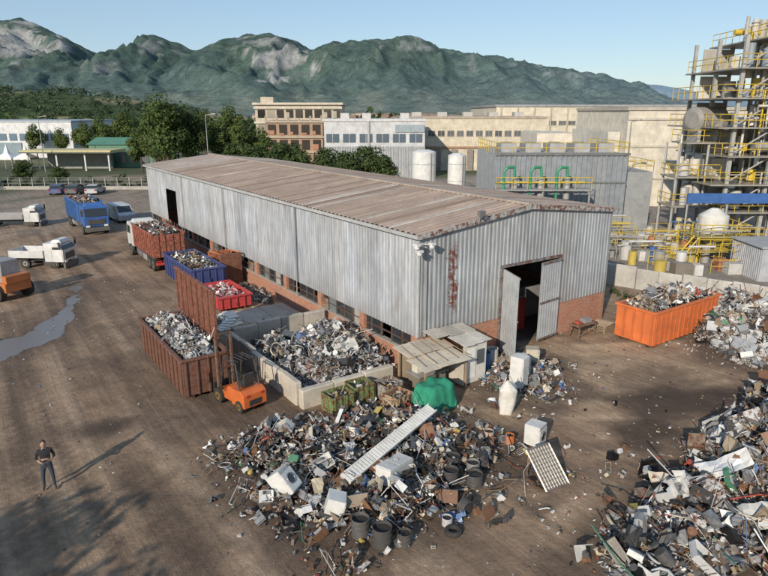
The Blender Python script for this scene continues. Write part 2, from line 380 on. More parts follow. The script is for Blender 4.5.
    hh=math_(nt,'ADD',math_(nt,'MULTIPLY',n2,.7),math_(nt,'MULTIPLY',n3,.3)); hh=math_(nt,'ADD',hh,math_(nt,'MULTIPLY',tk,.6)); bump(nt,b,hh,ramp(nt,wm,0,1,1.,0),.09)
    me.materials.append(m); o=bpy.data.objects.new('ground',me); sc.collection.objects.link(o)
build_ground()
# ------------------------------------------------------------ mountains
def interp(P,x):
    if x<=P[0][0]: return P[0][1]
    for (a,b_),(c_,d) in zip(P[:-1],P[1:]):
        if x<=c_:
            t=(x-a)/(c_-a); t=t*t*(3-2*t)*.6+t*.4; return b_+(d-b_)*t
    return P[-1][1]
RID=[(-4200,250),(-3400,330),(-2600,430),(-2150,455),(-1900,485),(-1700,405),(-1506,300),(-1380,330),(-1231,405),(-1100,365),(-1000,322),(-820,385),(-690,412),(-599,418),(-480,375),(-391,340),(-258,376),(-60,392),(137,398),(230,370),(296,345),(500,315),(723,278),(900,247),(1100,215),(1280,170),(1432,112),(1600,60),(2000,25),(4200,10)]
def terrain(name,x0,x1,y0,y1,nx,ny,hfun,cfun,n_s=(.03,.12),mul=(.72,1.25),bmp=0):
    vs=[];cols=[]
    for i in range(nx):
        for j in range(ny):
            X=x0+(x1-x0)*i/(nx-1);Y=y0+(y1-y0)*j/(ny-1);h=hfun(X,Y); vs.append((X,Y,h)); 
    fs=[(i*ny+j,(i+1)*ny+j,(i+1)*ny+j+1,i*ny+j+1) for i in range(nx-1) for j in range(ny-1)]
    me=bpy.data.meshes.new(name); me.from_pydata(vs,[],fs); me.update()
    for v in me.vertices: cols.extend((*cfun(v.co,v.normal),1.))
    me.color_attributes.new('Col','FLOAT_COLOR','POINT').data.foreach_set('color',cols)
    me.polygons.foreach_set('use_smooth',[True]*len(fs))
    m,nt,b=newmat(name+'_surface'); oc=objc(nt); n1=noi(nt,oc,n_s[0],8,.7); n2=noi(nt,oc,n_s[1],6,.8)
    v=math_(nt,'MULTIPLY',ramp(nt,n1,.35,.65,*mul),ramp(nt,n2,.35,.65,*mul))
    nt.links.new(mixn(nt,1.,colattr(nt),gray(nt,v),'MULTIPLY'),b.inputs['Base Color']); b.inputs['Roughness'].default_value=.95; b.inputs['Specular IOR Level'].default_value=.1
    if bmp: bump(nt,b,math_(nt,'ADD',n1,math_(nt,'MULTIPLY',n2,.4)),1.,bmp)
    me.materials.append(m); o=bpy.data.objects.new(name,me); sc.collection.objects.link(o); return o
def rdg(x,y,z=0): 
    q=1-abs(nz(x,y,z))*2.2; return max(0,q)**1.7
def hm(X,Y):
    s_=(Y-1850)/(3500-1850)
    Hh=interp(RID,X*3500/Y*.5+X*.5 if Y<3500 else X)
    if Y<=3500: sh=max(0,s_)**1.3
    else: sh=max(.2,1-(Y-3500)/2600)
    wx=X+170*nz(X*.0016,Y*.0016,8)+50*nz(X*.006,Y*.006,3)
    rg=rdg(wx*.0026,Y*.0010,2); rg2=rdg(wx*.0078,Y*.0034,6); rg3=rdg(wx*.019,Y*.010,9)
    e=max(0,min(1,s_)); amp=math.sin(math.pi*min(1,e*.93+.05))
    h=Hh*sh*(1+amp*(.50*(rg-.45)+.22*(rg2-.4)+.08*(rg3-.4)))
    h+=11*nz(X*.02,Y*.02)*min(1,e*3)*.8+5*nz(X*.05,Y*.05)*min(1,e*3)
    return min(h,(Hh+3)*max(Y,1)/3500+5*nz(X*.02,0)+3*nz(X*.07,3)) if Y<3500 else h*.97
def cm(p,n):
    X,Y,Z=p
    c=mixc((.034,.064,.044),(.062,.1,.058),.5+.9*nz(X*.004,Y*.004))
    c=mixc(c,(.095,.13,.065),sst(150,20,Z)*.8)
    c=mixc(c,(.22,.22,.14),sst(110,10,Z)*max(0,min(1,.35+1.8*nz(X*.01,Y*.006,5))))
    rk=0
    for cx,cz,rx,rz,k in ((-1960,385,220,70,1),(-2150,320,150,70,.9),(-1780,330,80,40,.8),(-560,275,125,65,1),(-620,365,110,25,.7),(-480,330,70,30,.7),(120,345,130,20,.5),(1000,205,120,20,.4),(-1240,330,60,35,.55),(-1500,240,60,30,.5)):
        rk=max(rk,k*sst(1.05,.75,math.hypot((X*3500/Y-cx)/rx,(Z*3500/Y-cz)/rz)+1.5*nz(X*.012,Z*.025,3)+.7*nz(X*.04,Z*.06)))
    rk=max(rk,.35*sst(.33,.48,nz(X*.014,Y*.009,12)+.4*nz(X*.05,Y*.03))*sst(120,250,Z))
    c=mixc(c,(.37,.36,.34),rk*.9)
    hz=.19+.32*sst(-300,1800,X)+.17*sst(280,0,Z)  # aerial haze put into the base colour, stronger low down and to the right
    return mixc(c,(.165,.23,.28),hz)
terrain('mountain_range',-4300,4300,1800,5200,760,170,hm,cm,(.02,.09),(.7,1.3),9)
def hfar(X,Y):
    h=interp([(800,40),(1500,150),(1900,175),(2300,160),(3000,110),(5200,60)],X)
    return h*1.6*sst(4600,6000,Y)*(1+.1*nz(X*.004,Y*.004))
terrain('far_hills',600,6000,4500,7000,120,30,hfar,lambda p,n:(.21,.29,.36))  # flat blue-grey base colour stands in for distance haze
def hl(X,Y):
    e=sst(-110,-330,X)*sst(380,640,Y)*sst(1100,700,Y)
    return 29*e+3*nz(X*.01,Y*.01)*e-.3
terrain('hill',-900,-100,360,1150,90,80,hl,lambda p,n:mixc((.06,.085,.035),(.27,.24,.13),sst(.05,.2,nz(p.x*.012,p.y*.008,6)+.3*sst(-300,-200,p.x))))
# ------------------------------------------------------------ trees
def leaves(mb,c,rad,n,ls,r,base,clumps=10,flat=.8):
    cl=[]
    for i in range(clumps):
        while True:
            d=Vector((r.uniform(-1,1),r.uniform(-1,1),r.uniform(-1,1)))
            if d.length<1: break
        cl.append((Vector((d.x*rad[0]*.72,d.y*rad[1]*.72,d.z*rad[2]*.75)),r.uniform(.3,.55),r.uniform(.65,1.3)))
    for i in range(n):
        cc,cr,br=cl[i%clumps]
        d=Vector((r.gauss(0,1),r.gauss(0,1),r.gauss(0,1))).normalized()*(r.random()**.4)
        p=Vector(c)+cc+Vector((d.x*rad[0]*cr,d.y*rad[1]*cr,d.z*rad[2]*cr*flat))
        nrm=(d+Vector((r.uniform(-.6,.6),r.uniform(-.6,.6),r.uniform(-.2,.8)))).normalized()
        e=nrm.orthogonal().normalized(); e.rotate(Matrix.Rotation(r.uniform(0,6.28),3,nrm)); g=nrm.cross(e); s=ls*r.uniform(.6,1.3)
        k=br*r.uniform(.7,1.3); col=(base[0]*k*r.uniform(.85,1.2),base[1]*k,base[2]*k)
        mb.add([p-e*s*.5,p+g*s*.35,p+e*s*.5,p-g*s*.4],[(0,1,2,3)],col,LEAF)
def tree_mesh(name,h,cr,n,ls,seed,base=(.045,.075,.025)):
    r=random.Random(seed); mb=MB(); th=h*.3
    bc=(.09,.065,.045)
    mb.cyl((0,0,-.1),(0.1,0,th),h*.022,bc,MATTE,8,h*.015); mb.cyl((.1,0,th),(-.1,.1,h*.75),h*.015,bc,MATTE,6,h*.004)
    for i in range(7):
        a=i*2.4+r.uniform(-.3,.3); z=th+(h*.4)*i/7; rr=cr*r.uniform(.6,.9)
        mb.cyl((.05,0,z),(math.cos(a)*rr,math.sin(a)*rr,z+h*.18),h*.008,bc,MATTE,5,h*.002)
    leaves(mb,(0,0,h*.6),(cr,cr,h*.42),n,ls,r,base,16)
    return mb.mesh(name)
TM=[tree_mesh('tree_a',14,3.9,5200,.45,1,(.065,.1,.03)),tree_mesh('tree_b',11,3.4,4200,.45,2,(.085,.12,.035)),tree_mesh('tree_c',7,3.2,3400,.4,3,(.055,.085,.028))]
def put_tree(k,X,Y,s=1,name='deciduous_tree',z=0):
    o=bpy.data.objects.new(name,TM[k]); sc.collection.objects.link(o); o.location=(X,Y,z); o.scale=(s,s,s*R.uniform(.92,1.05)); o.rotation_euler=(0,0,R.uniform(0,6))
put_tree(0,-37.5,110,1.2);put_tree(0,-34,114,1.0);put_tree(1,-31,119,1.0);put_tree(1,-27.5,121,1.0);put_tree(1,-44,122,.9);put_tree(1,-50,130,.85);put_tree(1,-24.5,124,.9);put_tree(0,-40.5,116,.9)
for X,Y,s in ((-17,100,1.0),(-13,98,.9),(-9.5,99,1.0),(-6,97,.9),(-2.5,98,1.05),(.5,97,.85),(-21,104,1.),(-24,106,1.05),(-15,103,1.05)): put_tree(2,X,Y,s)
for X,Y,s in ((-58,158,1.),(-66,162,1.05),(-60,170,1.1),(-52,160,1.1),(-47,156,1.15),(-72,178,1.1),(-42,150,1.1),(-78,165,.85),(-84,166,.8),(-92,168,.8),(-37,155,1.2),(-70,158,.9),(-75,170,1.)): put_tree(1,X,Y,s)
for X,Y,s in ((-55,106,.5),(-60,105,.6),(-64,98,.65),(-71,104,.6)): put_tree(2,X,Y,s,'shrub')
put_tree(2,-17.0,0.8,1.05);put_tree(2,-13,-2.5,1.05);put_tree(2,-21,3,1.0);put_tree(2,-15.5,-6,1.2)
def foliage_mass(name,pts,n,ls,seed,base,hz=0):
    r=random.Random(seed); mb=MB()
    for X,Y,z,rad in pts:
        b_=mixc(jit(base,r,.25),(.12,.17,.18),hz*sst(200,1500,Y)); leaves(mb,(X,Y,z+rad*.7),(rad*r.uniform(.8,1.2),rad*.9,rad*r.uniform(.7,1.1)),n,ls*rad*.28,r,b_,5)  # far leaves tinted towards blue-grey as painted haze
    mb.obj(name)
rr=random.Random(5); P=[]
for i in range(170):
    Y=rr.uniform(250,900); X=rr.uniform(-.62,-.12)*Y; z=hl(X,Y) if (X<-100 and 360<Y<1150) else 0; P.append((X,Y,z-.5,rr.uniform(3,5)))
for i in range(420):
    X=rr.uniform(-.62,-.26); Y=rr.uniform(440,700)
    if nz(X*14,Y*.01,3)<-.22: continue
    P.append((X*Y,Y,hl(X*Y,Y)-.5,rr.uniform(3.5,6)))
for i in range(70):
    X=rr.uniform(-150,-30); P.append((X,rr.uniform(206,250),0,rr.uniform(5,8)))
for i in range(50):
    X=rr.uniform(-60,60); P.append((X,rr.uniform(215,330),0,rr.uniform(5.5,8)))
for i in range(260):
    Y=rr.uniform(300,1500); X=rr.uniform(-.2,.62)*Y; P.append((X,Y,-.5,rr.uniform(4,8)))
foliage_mass('distant_trees',P,80,1.0,3,(.055,.088,.03),.8)
rr=random.Random(9); P=[]
for i in range(14): P.append((12.3+.9*rr.random()+i*.45,44-i*.6,-.2,rr.uniform(.5,.9)))
for i in range(12): P.append((15.2+.6*rr.random()+i*.12,38.5-i*.35,-.1,rr.uniform(.3,.6)))
foliage_mass('roadside_bushes',P,200,.6,8,(.07,.11,.035))
rr=random.Random(19); P=[]
for i in range(40): P.append((-80+i*1.2+rr.uniform(-.3,.3),103+rr.uniform(-.5,.5),-.1,rr.uniform(.9,1.6)))
foliage_mass('hedge',P,110,.8,8,(.05,.08,.028))
mb=MB(); rr=random.Random(4)
for i in range(260):
    Y=rr.uniform(420,2000); X=rr.uniform(-.2,.6)*Y
    if i%3==0: X=rr.uniform(-.1,.25)*Y
    w_,d,h=rr.uniform(8,20),rr.uniform(8,14),rr.uniform(4,8); col=rr.choice([(.55,.5,.42),(.6,.56,.5),(.45,.38,.3),(.5,.42,.33)])
    mb.box((X,Y,h/2),(w_,d,h),col,MATTE)
    mb.prism([(Y-d/2-.5,h),(Y+d/2+.5,h),(Y,h+2.2)],X-w_/2-.5,X+w_/2+.5,(.3,.19,.14),MATTE)
    for k in range(3): mb.b2(X-w_/2+w_*(.15+.28*k),X-w_/2+w_*(.27+.28*k),Y-d/2-.08,Y-d/2-.02,h*.35,h*.65,(.08,.08,.08),MATTE)
mb.obj('distant_town')
# ------------------------------------------------------------ main warehouse
BW,BL,EH,RH=13.9,46.,6.7,.75
def corr(mb,ax,c0,t0,t1,z0,z1f,pitch,depth,out,colf,mat=CLAD,skip=None):
    t=t0
    prof=[(0,0),(.35,0),(.5,1),(.85,1)]
    pts=[]
    while t<t1-1e-4:
        for a,b_ in prof:
            tt=t+a*pitch
            if tt<t1: pts.append((tt,b_*depth*out))
        t+=pitch
    pts.append((t1,0))
    for (a,da),(b_,db) in zip(pts[:-1],pts[1:]):
        mid=(a+b_)/2; zb=z0
        if skip:
            q=skip(mid)
            if q is not None: zb=q
        col=colf(mid)
        if ax=='x': vs=[(a,c0+da,zb),(b_,c0+db,zb),(b_,c0+db,z1f(b_)),(a,c0+da,z1f(a))]
        else: vs=[(c0+da,a,zb),(c0+db,b_,zb),(c0+db,b_,z1f(b_)),(c0+da,a,z1f(a))]
        mb.add(vs,[(0,1,2,3)],col,mat)
wh=empty('warehouse',C0,A)
def panelcol(seed,base,amp=.13):
    def f(t):
        k=math.floor(t/1.05); q=(math.sin(k*78.2+seed)*4375.5)%1; q2=(math.sin(k*31.7+seed)*975.5)%1
        m_=1+amp*(q-.5)*2; return (base[0]*m_*(1+.03*q2),base[1]*m_,base[2]*m_*(1+.05*(1-q2)))
    return f
mb=MB()
DY0,DY1,DH=36.3,39.4,5.0
GX0,GX1,GH=5.3,9.6,4.5
corr(mb,'y',0,0,BL,1.87,lambda t:EH,.26,.032,-1,panelcol(1,(.45,.485,.51),.13),skip=lambda t:DH if DY0<t<DY1 else None)
rt=lambda t:EH+RH*(1-abs(t-BW/2)/(BW/2))
corr(mb,'x',0,0,BW,1.87,rt,.26,.032,-1,panelcol(3,(.40,.43,.44),.13),skip=lambda t:GH if GX0<t<GX1 else None)
corr(mb,'y',BW,0,BL,1.87,lambda t:EH,.26,.032,1,panelcol(5,(.38,.4,.41)))
corr(mb,'x',BL,0,BW,1.87,rt,.26,.032,1,panelcol(6,(.38,.4,.41)))
mb.obj('cladding',parent=wh)
mb=MB()
def brk(x0,x1,y0,y1,z0,z1): mb.b2(x0,x1,y0,y1,z0,z1,(.4,.2,.1),BRICK)
brk(.02,.32,0.02,DY0,0,.95);brk(.02,.32,DY1,BL,0,.95)
brk(.33,GX0,.03,.33,0,1.9);brk(GX1,BW-.33,.03,.33,0,1.9);brk(BW-.32,BW-.02,.02,BL,0,1.9);brk(.33,BW-.33,BL-.32,BL-.02,0,1.9)
for y in [0.02]+[4.6*i for i in range(1,10)]:
    if not (DY0-.5<y<DY1): brk(0.0,.34,y,y+.45,.951,1.9)
brk(-.01,.35,-.005,.5,0,1.902)
mb.obj('brick_plinth',parent=wh)
mb=MB()
y=.45
while y<BL-.3:
    if not (DY0-1<y<DY1):
        g=R.random(); col=(.03,.035,.04) if g<.6 else ((.16,.18,.18) if g<.8 else (.35,.34,.31))
        if g<.95: mb.b2(.16,.18,y+.03,y+.86,.98,1.38 if g<.1 else 1.84,col,GLASS)
        if R.random()<.15: mb.b2(.12,.15,y+.05,y+.8,1.0,1.6,(.3,.25,.18),RUST)
    mb.b2(.1,.2,y-.03,y+.03,.953,1.86,(.1,.1,.1),RUST); y+=.9
mb.b2(.1,.2,.46,DY0,1.38,1.42,(.1,.1,.1),RUST); mb.b2(-.03,.3,0.5,DY0,.951,.99,(.4,.37,.33),CONC)
mb.obj('window_band',parent=wh)
mb=MB()
y=-.2
while y<BL+.2:
    col=jit((.36,.275,.22),R,.14)
    if R.random()<.12: col=jit((.46,.41,.36),R)
    if R.random()<.1: col=jit((.24,.17,.13),R)
    if y>38: col=mixc(col,(.42,.38,.35),.6)
    P_=[(0,0),(.12,0),(.2,.055),(.34,.055),(.42,0)]
    for (a,za),(b_,zb) in zip(P_[:-1],P_[1:]):
        for sx in (0,1):
            e0=-.22 if sx==0 else BW+.22; r0=EH+.08-.02; rid=EH+RH+.08
            for q0,q1 in ((0,.5),(.5,1)):
                k=1+(.08 if q0 else 0.)*math.sin(y*3)
                xa=e0+(BW/2-e0)*q0; xb=e0+(BW/2-e0)*q1; za_=r0+(rid-r0)*q0; zb_=r0+(rid-r0)*q1
                vs=[(xa,y+a,za_+za),(xa,y+b_,za_+zb),(xb,y+b_,zb_+zb),(xb,y+a,zb_+za)]
                if sx==0: vs=vs[::-1]
                mb.add(vs,[(0,1,2,3)],tuple(q*k for q in col),ROOF)
    y+=.42
mb.prism([(-.22,0),(BL+.22,0),(BL+.22,.1),(-.22,.1)],BW/2-.25,BW/2+.25,(.38,.32,.27),ROOF,Matrix.Translation((0,0,EH+RH+.11)))
mb.obj('roof',parent=wh)
mb=MB()
tc=(.45,.46,.46)
mb.b2(-.3,-.2,-.25,BL+.2,EH-.1,EH+.06,tc,PAINT)
for s_ in (0,1):
    xa=-.22 if s_==0 else BW+.22
    vs=[(xa,-.24,EH-.14),(BW/2,-.24,EH+RH-.12),(BW/2,-.24,EH+RH+.13),(xa,-.24,EH+.09),(xa,-.2,EH-.14),(BW/2,-.2,EH+RH-.12),(BW/2,-.2,EH+RH+.13),(xa,-.2,EH+.09)]
    mb.add(vs,[(0,1,2,3),(7,6,5,4),(0,4,5,1),(3,2,6,7)],tc,RUST)
mb.b2(-.07,.02,-.07,.02,1.9,EH,(.5,.51,.5),PAINT)
for yy in (12,24,34): mb.cyl((-.16,yy,1.0),(-.16,yy,EH-.1),.04,(.3,.3,.3),PAINT,8)
mb.b2(GX0-.1,GX0+.02,-.08,.1,0,GH+.1,(.2,.21,.22),RUST);mb.b2(GX1-.02,GX1+.1,-.08,.1,0,GH+.1,(.2,.21,.22),RUST);mb.b2(GX0-.1,GX1+.1,-.1,.08,GH,GH+.14,(.2,.21,.22),RUST)
for dx,dz in ((-.5,.1),(-.35,-.2),(.35,.05)):
    mb.cyl((-.05,-.05,EH-.4+dz),(dx,-.45,EH-.4+dz),.025,(.6,.6,.6),PAINT,6)
    mb.sphere((dx,-.5,EH-.48+dz),.13,(.7,.7,.7)); mb.box((dx,-.5,EH-.36+dz),(.22,.3,.1),(.7,.7,.7))
mb.cyl((3.4,-.2,EH+.3),(3.2,-.5,EH+.75),.03,(.4,.4,.4),PAINT,6); mb.box((3.2,-.55,EH+.8),(.35,.2,.22),(.15,.15,.15))
mb.cyl((.4,-.08,1.9),(.4,-.08,EH-.5),.025,(.3,.3,.3),PAINT,6)
mb.obj('trim',parent=wh)
mb=MB()
def leaf(hx,hy,ang,w_):
    M=Matrix.Translation((hx,hy,0))@Matrix.Rotation(ang,4,'Z')
    n=int(w_/.2)
    for i in range(n):
        mb.b2(i*w_/n,(i+.55)*w_/n,-.03,.03,.15,GH-.05,(.46,.49,.51),PAINT,M); mb.b2((i+.55)*w_/n,(i+1)*w_/n,-.015,.015,.15,GH-.05,(.38,.41,.43),PAINT,M)
    for z in (.15,2.2,GH-.15): mb.b2(0,w_,.031,.08,z,z+.1,(.2,.2,.2),RUST,M)
leaf(GX0,-.14,math.radians(-112),1.8); leaf(GX1,-.14,math.radians(180+6),1.75)
mb.obj('door_leaves',parent=wh)
mb=MB()
mb.b2(.4,BW-.4,.4,BL-.4,-.1,.03,(.12,.1,.085),CONC)
mb.b2(7.4,9.0,1.6,3.4,.04,1.9,(.5,.05,.04),PAINT); mb.b2(7.5,8.9,1.7,3.3,1.9,2.0,(.3,.3,.3),PAINT); mb.b2(6,8.3,5,6,.04,1.2,(.1,.25,.45),PAINT); mb.b2(9,12,3,5,.04,2.0,(.3,.3,.3),PAINT)
mb.b2(1,3,37,39,.04,1.5,(.2,.3,.35),PAINT)
mb.obj('interior',parent=wh,bevel=.04)
# ------------------------------------------------------------ containers
def container(name,lx,ly,W_,Ln,H_,col,pal,seed,rot=0.,fillh=.25,smax=.7,lid=None,n=260,ribs=.62,mat=PAINT):
    e=empty(name,L(lx,ly),A+rot); mb=MB(); t=.06; z0=.18
    mb.b2(0,W_,0,Ln,z0,z0+.08,col,mat)
    mb.b2(0,t,0,Ln,z0+.08,H_,col,mat);mb.b2(W_-t,W_,0,Ln,z0+.08,H_,col,mat);mb.b2(t,W_-t,0,t,z0+.08,H_,col,mat);mb.b2(t,W_-t,Ln-t,Ln,z0+.08,H_,col,mat)
    dc=tuple(x*.8 for x in col)
    y=.05
    while y<Ln-.1:
        for x0,x1 in ((-.07,-.002),(W_+.002,W_+.07)): mb.b2(x0,x1,y,y+.1,z0,H_-.08,dc,mat)
        y+=ribs
    x=.1
    while x<W_-.1:
        for y0,y1 in ((-.07,-.002),(Ln+.002,Ln+.07)): mb.b2(x,x+.09,y0,y1,z0,H_-.08,dc,mat)
        x+=max(.4,ribs*.8)
    for x0,x1,y0,y1 in ((-.09,.07,-.09,Ln+.09),(W_-.07,W_+.09,-.09,Ln+.09),(.071,W_-.071,-.09,.07),(.071,W_-.071,Ln-.07,Ln+.09)): mb.b2(x0,x1,y0,y1,H_-.079,H_+.04,col,mat)
    for x in (.3,W_-.45): mb.b2(x,x+.15,.05,Ln-.05,.02,z0-.002,(.06,.06,.06),RUST)
    for x in (.2,W_-.3):
        for y in (.35,Ln-.35): mb.cyl((x-.05,y,.1),(x+.15,y,.1),.1,(.08,.08,.08),METAL,10)
    mb.b2(W_*.5-.08,W_*.5+.08,-.12,-.07,H_*.35,H_*.6,dc,mat)
    if lid:
        lc,lh,la,lb=lid
        mb.b2(W_+.1,W_+.16,la,lb,H_+.06,H_+.06+lh,lc,RUST)
        yy=la
        while yy<lb-.1: mb.b2(W_+.04,W_+.098,yy,yy+.09,H_+.05,H_+.06+lh,tuple(q*.8 for q in lc),RUST); yy+=.8
        for zz in (H_+.05,H_+lh): mb.b2(W_+.02,W_+.2,la-.05,lb+.05,zz,zz+.1,lc,RUST)
        for yy in (la,lb-.1): mb.bar((W_+.1,yy,.3),(W_+.1,yy,H_+.1),.06,lc,RUST)
    mb.obj('body',parent=e,bevel=.012)
    if pal:
        r=random.Random(seed); m2=MB()
        m2.b2(t+.002,W_-t-.002,t+.002,Ln-t-.002,H_-.5,H_-.3,(.1,.09,.08),MATTE)
        for i in range(n):
            x=r.uniform(.25,W_-.25);y=r.uniform(.3,Ln-.3);s=.12+(smax-.12)*r.random()**2.4
            hh=(fillh+.3)*(1-((x-W_/2)/(W_/2))**2*.7)*(1-((y-Ln/2)/(Ln/2))**4*.6)
            piece(m2,(x,y,H_-.32+hh*r.uniform(.5,1)),s,r,pal)
        m2.obj('scrap_load',parent=e)
    return e
container('scrap_container',-9.9,3.5,2.05,6.9,1.85,(.17,.085,.065),PAL_A,21,lid=((.24,.085,.06),2.25,1.6,7.4),n=800,fillh=.35,mat=RUST,smax=.6)
container('scrap_container',-4.4,19.1,2.3,6.6,1.75,(.035,.06,.2),PAL_D,22,n=500,fillh=.1,smax=.6)
container('scrap_container',12.1,-4.4,6.2,2.3,2.0,(.66,.17,.05),PAL_W,23,n=800,fillh=.6,ribs=.55,smax=.7)
container('scrap_container',-4.3,14.4,2.1,3.8,.95,(.5,.05,.055),[(.65,.2,.25),(.6,.6,.6),(.5,.05,.06),(.7,.6,.6)],24,n=160,fillh=.05,smax=.5)
# ------------------------------------------------------------ vehicles
def wheel(mb,x,y,r,w_,hub=(.35,.35,.35)):
    mb.cyl((x-w_/2,y,r),(x+w_/2,y,r),r,(.025,.024,.022),MATTE,18); sg=1 if x>0 else -1
    mb.cyl((x+sg*w_/2,y,r),(x+sg*(w_/2+.012),y,r),r*.55,hub,METAL,12)
    mb.cyl((x+sg*w_/2,y,r),(x+sg*(w_/2+.04),y,r),r*.2,(.1,.1,.1),METAL,8)
def truck_cab(mb,col,y0,w_=2.3,z0=.9,h=2.0,ln=1.9,dark=(.03,.035,.04)):
    y1=y0+ln
    mb.prism([(y0,z0),(y1,z0),(y1+.05,z0+.9),(y1-.22,z0+h-.15),(y1-.4,z0+h),(y0,z0+h)],-w_/2,w_/2,col)
    mb.prism([(y1+.06,z0+.98),(y1+.08,z0+1.0),(y1-.17,z0+h-.22),(y1-.2,z0+h-.24)],-w_/2+.12,w_/2-.12,dark,GLASS)
    for s_ in (-1,1):
        mb.prism([(y0+.7,z0+1.0),(y1-.12,z0+1.0),(y1-.3,z0+h-.3),(y0+.7,z0+h-.3)],s_*w_/2-.01,s_*w_/2+.01,dark,GLASS)
        for yy in (y0+.6,y1-.05): mb.b2(s_*w_/2-.012,s_*w_/2+.012,yy,yy+.02,z0+.05,z0+h-.35 if yy<y1-.3 else z0+.9,(.05,.05,.05))
        mb.box((s_*(w_/2+.18),y1-.1,z0+1.35),(.1,.14,.55),(.04,.04,.04)); mb.bar((s_*w_/2,y1-.15,z0+1.6),(s_*(w_/2+.18),y1-.1,z0+1.6),.03,(.04,.04,.04))
        mb.box((s_*(w_/2-.3),y1+.07,z0+.05),(.36,.06,.18),(.75,.75,.7),GLASS)
        mb.box((s_*w_/2,y0+.35,z0-.15),(.1,.9,.35),(.05,.05,.05))
    mb.b2(-w_/2,w_/2,y1-.05,y1+.12,z0-.5,z0-.08,(.12,.12,.12)); mb.b2(-w_/2+.35,w_/2-.35,y1+.03,y1+.08,z0+.2,z0+.7,(.07,.07,.07))
    mb.box((0,y0+.9,z0+h+.1),(w_*.8,.9,.25),col,top=(.8,.6))
def big_truck(name,lx,ly,rot,cabcol,bodycol,boxL,boxH,load,seed,mat=RUST):
    e=empty(name,L(lx,ly),A+rot); mb=MB()
    mb.b2(-.45,.45,-3.6,4.6,.72,1.0,(.05,.05,.05),RUST)
    truck_cab(mb,cabcol,3.1)
    for y in (3.9,-1.9,-3.0):
        for s_ in (-1,1):
            wheel(mb,s_*1.02,y,.52,.34)
            if y<0: mb.prism([(y-.62,1.0),(y-.5,1.12),(y+.5,1.12),(y+.62,1.0)],s_*1.02-.2,s_*1.02+.2,(.04,.04,.04))
    for s_ in (-1,1):
        mb.b2(s_*.95-.25,s_*.95+.25,.2,1.5,.55,1.0,(.4,.4,.42),METAL)
        mb.b2(s_*1.15-.03,s_*1.15+.03,-1.2,-.1,.5,.95,(.3,.3,.3))
    mb.b2(-1.1,1.1,-3.75,-3.6,.55,.75,(.5,.06,.04)); 
    for s_ in (-1,1): mb.box((s_*.85,-3.77,.85),(.35,.05,.15),(.5,.02,.02),GLASS)
    t=.06; y0,y1=-3.7,-3.7+boxL; z0,z1=1.15,1.15+boxH
    mb.b2(-1.2,1.2,y0,y1,z0,z0+.1,bodycol,mat)
    mb.b2(-1.2,-1.14,y0,y1,z0+.1,z1,bodycol,mat);mb.b2(1.14,1.2,y0,y1,z0+.1,z1,bodycol,mat);mb.b2(-1.14,1.14,y0,y0+t,z0+.1,z1,bodycol,mat);mb.b2(-1.14,1.14,y1-t,y1,z0+.1,z1,bodycol,mat)
    y=y0+.1
    while y<y1-.1:
        for s_ in (-1,1): mb.b2(min(s_*1.202,s_*1.27),max(s_*1.202,s_*1.27),y,y+.1,z0,z1,tuple(q*.75 for q in bodycol),mat)
        y+=.62
    for s_ in (-1,1): mb.b2(min(s_*1.13,s_*1.29),max(s_*1.13,s_*1.29),y0-.05,y1+.05,z1,z1+.1,bodycol,mat)
    for x in (-.8,-.3,.3,.8): mb.b2(x-.04,x+.04,y0-.06,y0-.002,z0,z1,tuple(q*.75 for q in bodycol),mat)
    mb.obj('body',parent=e,bevel=.02)
    m2=MB(); r=random.Random(seed)
    m2.b2(-1.13,1.13,y0+t+.002,y1-t-.002,z1-.4,z1-.2,(.1,.08,.07),MATTE)
    for i in range(300): piece(m2,(r.uniform(-.95,.95),r.uniform(y0+.3,y1-.3),z1-.15+r.uniform(0,.3)),.12+.45*r.random()**2,r,load)
    m2.obj('scrap_load',parent=e)
PAL_R=[(.35,.09,.06)]*4+PAL_D
big_truck('container_truck',-3.6,30.6,0,(.6,.6,.58),(.42,.12,.08),6.4,1.75,PAL_R,31)
big_truck('container_truck',-5.5,51,math.pi+.03,(.03,.12,.38),(.04,.15,.40),6.4,1.9,PAL_R+[(.35,.09,.06)]*9,32,PAINT)
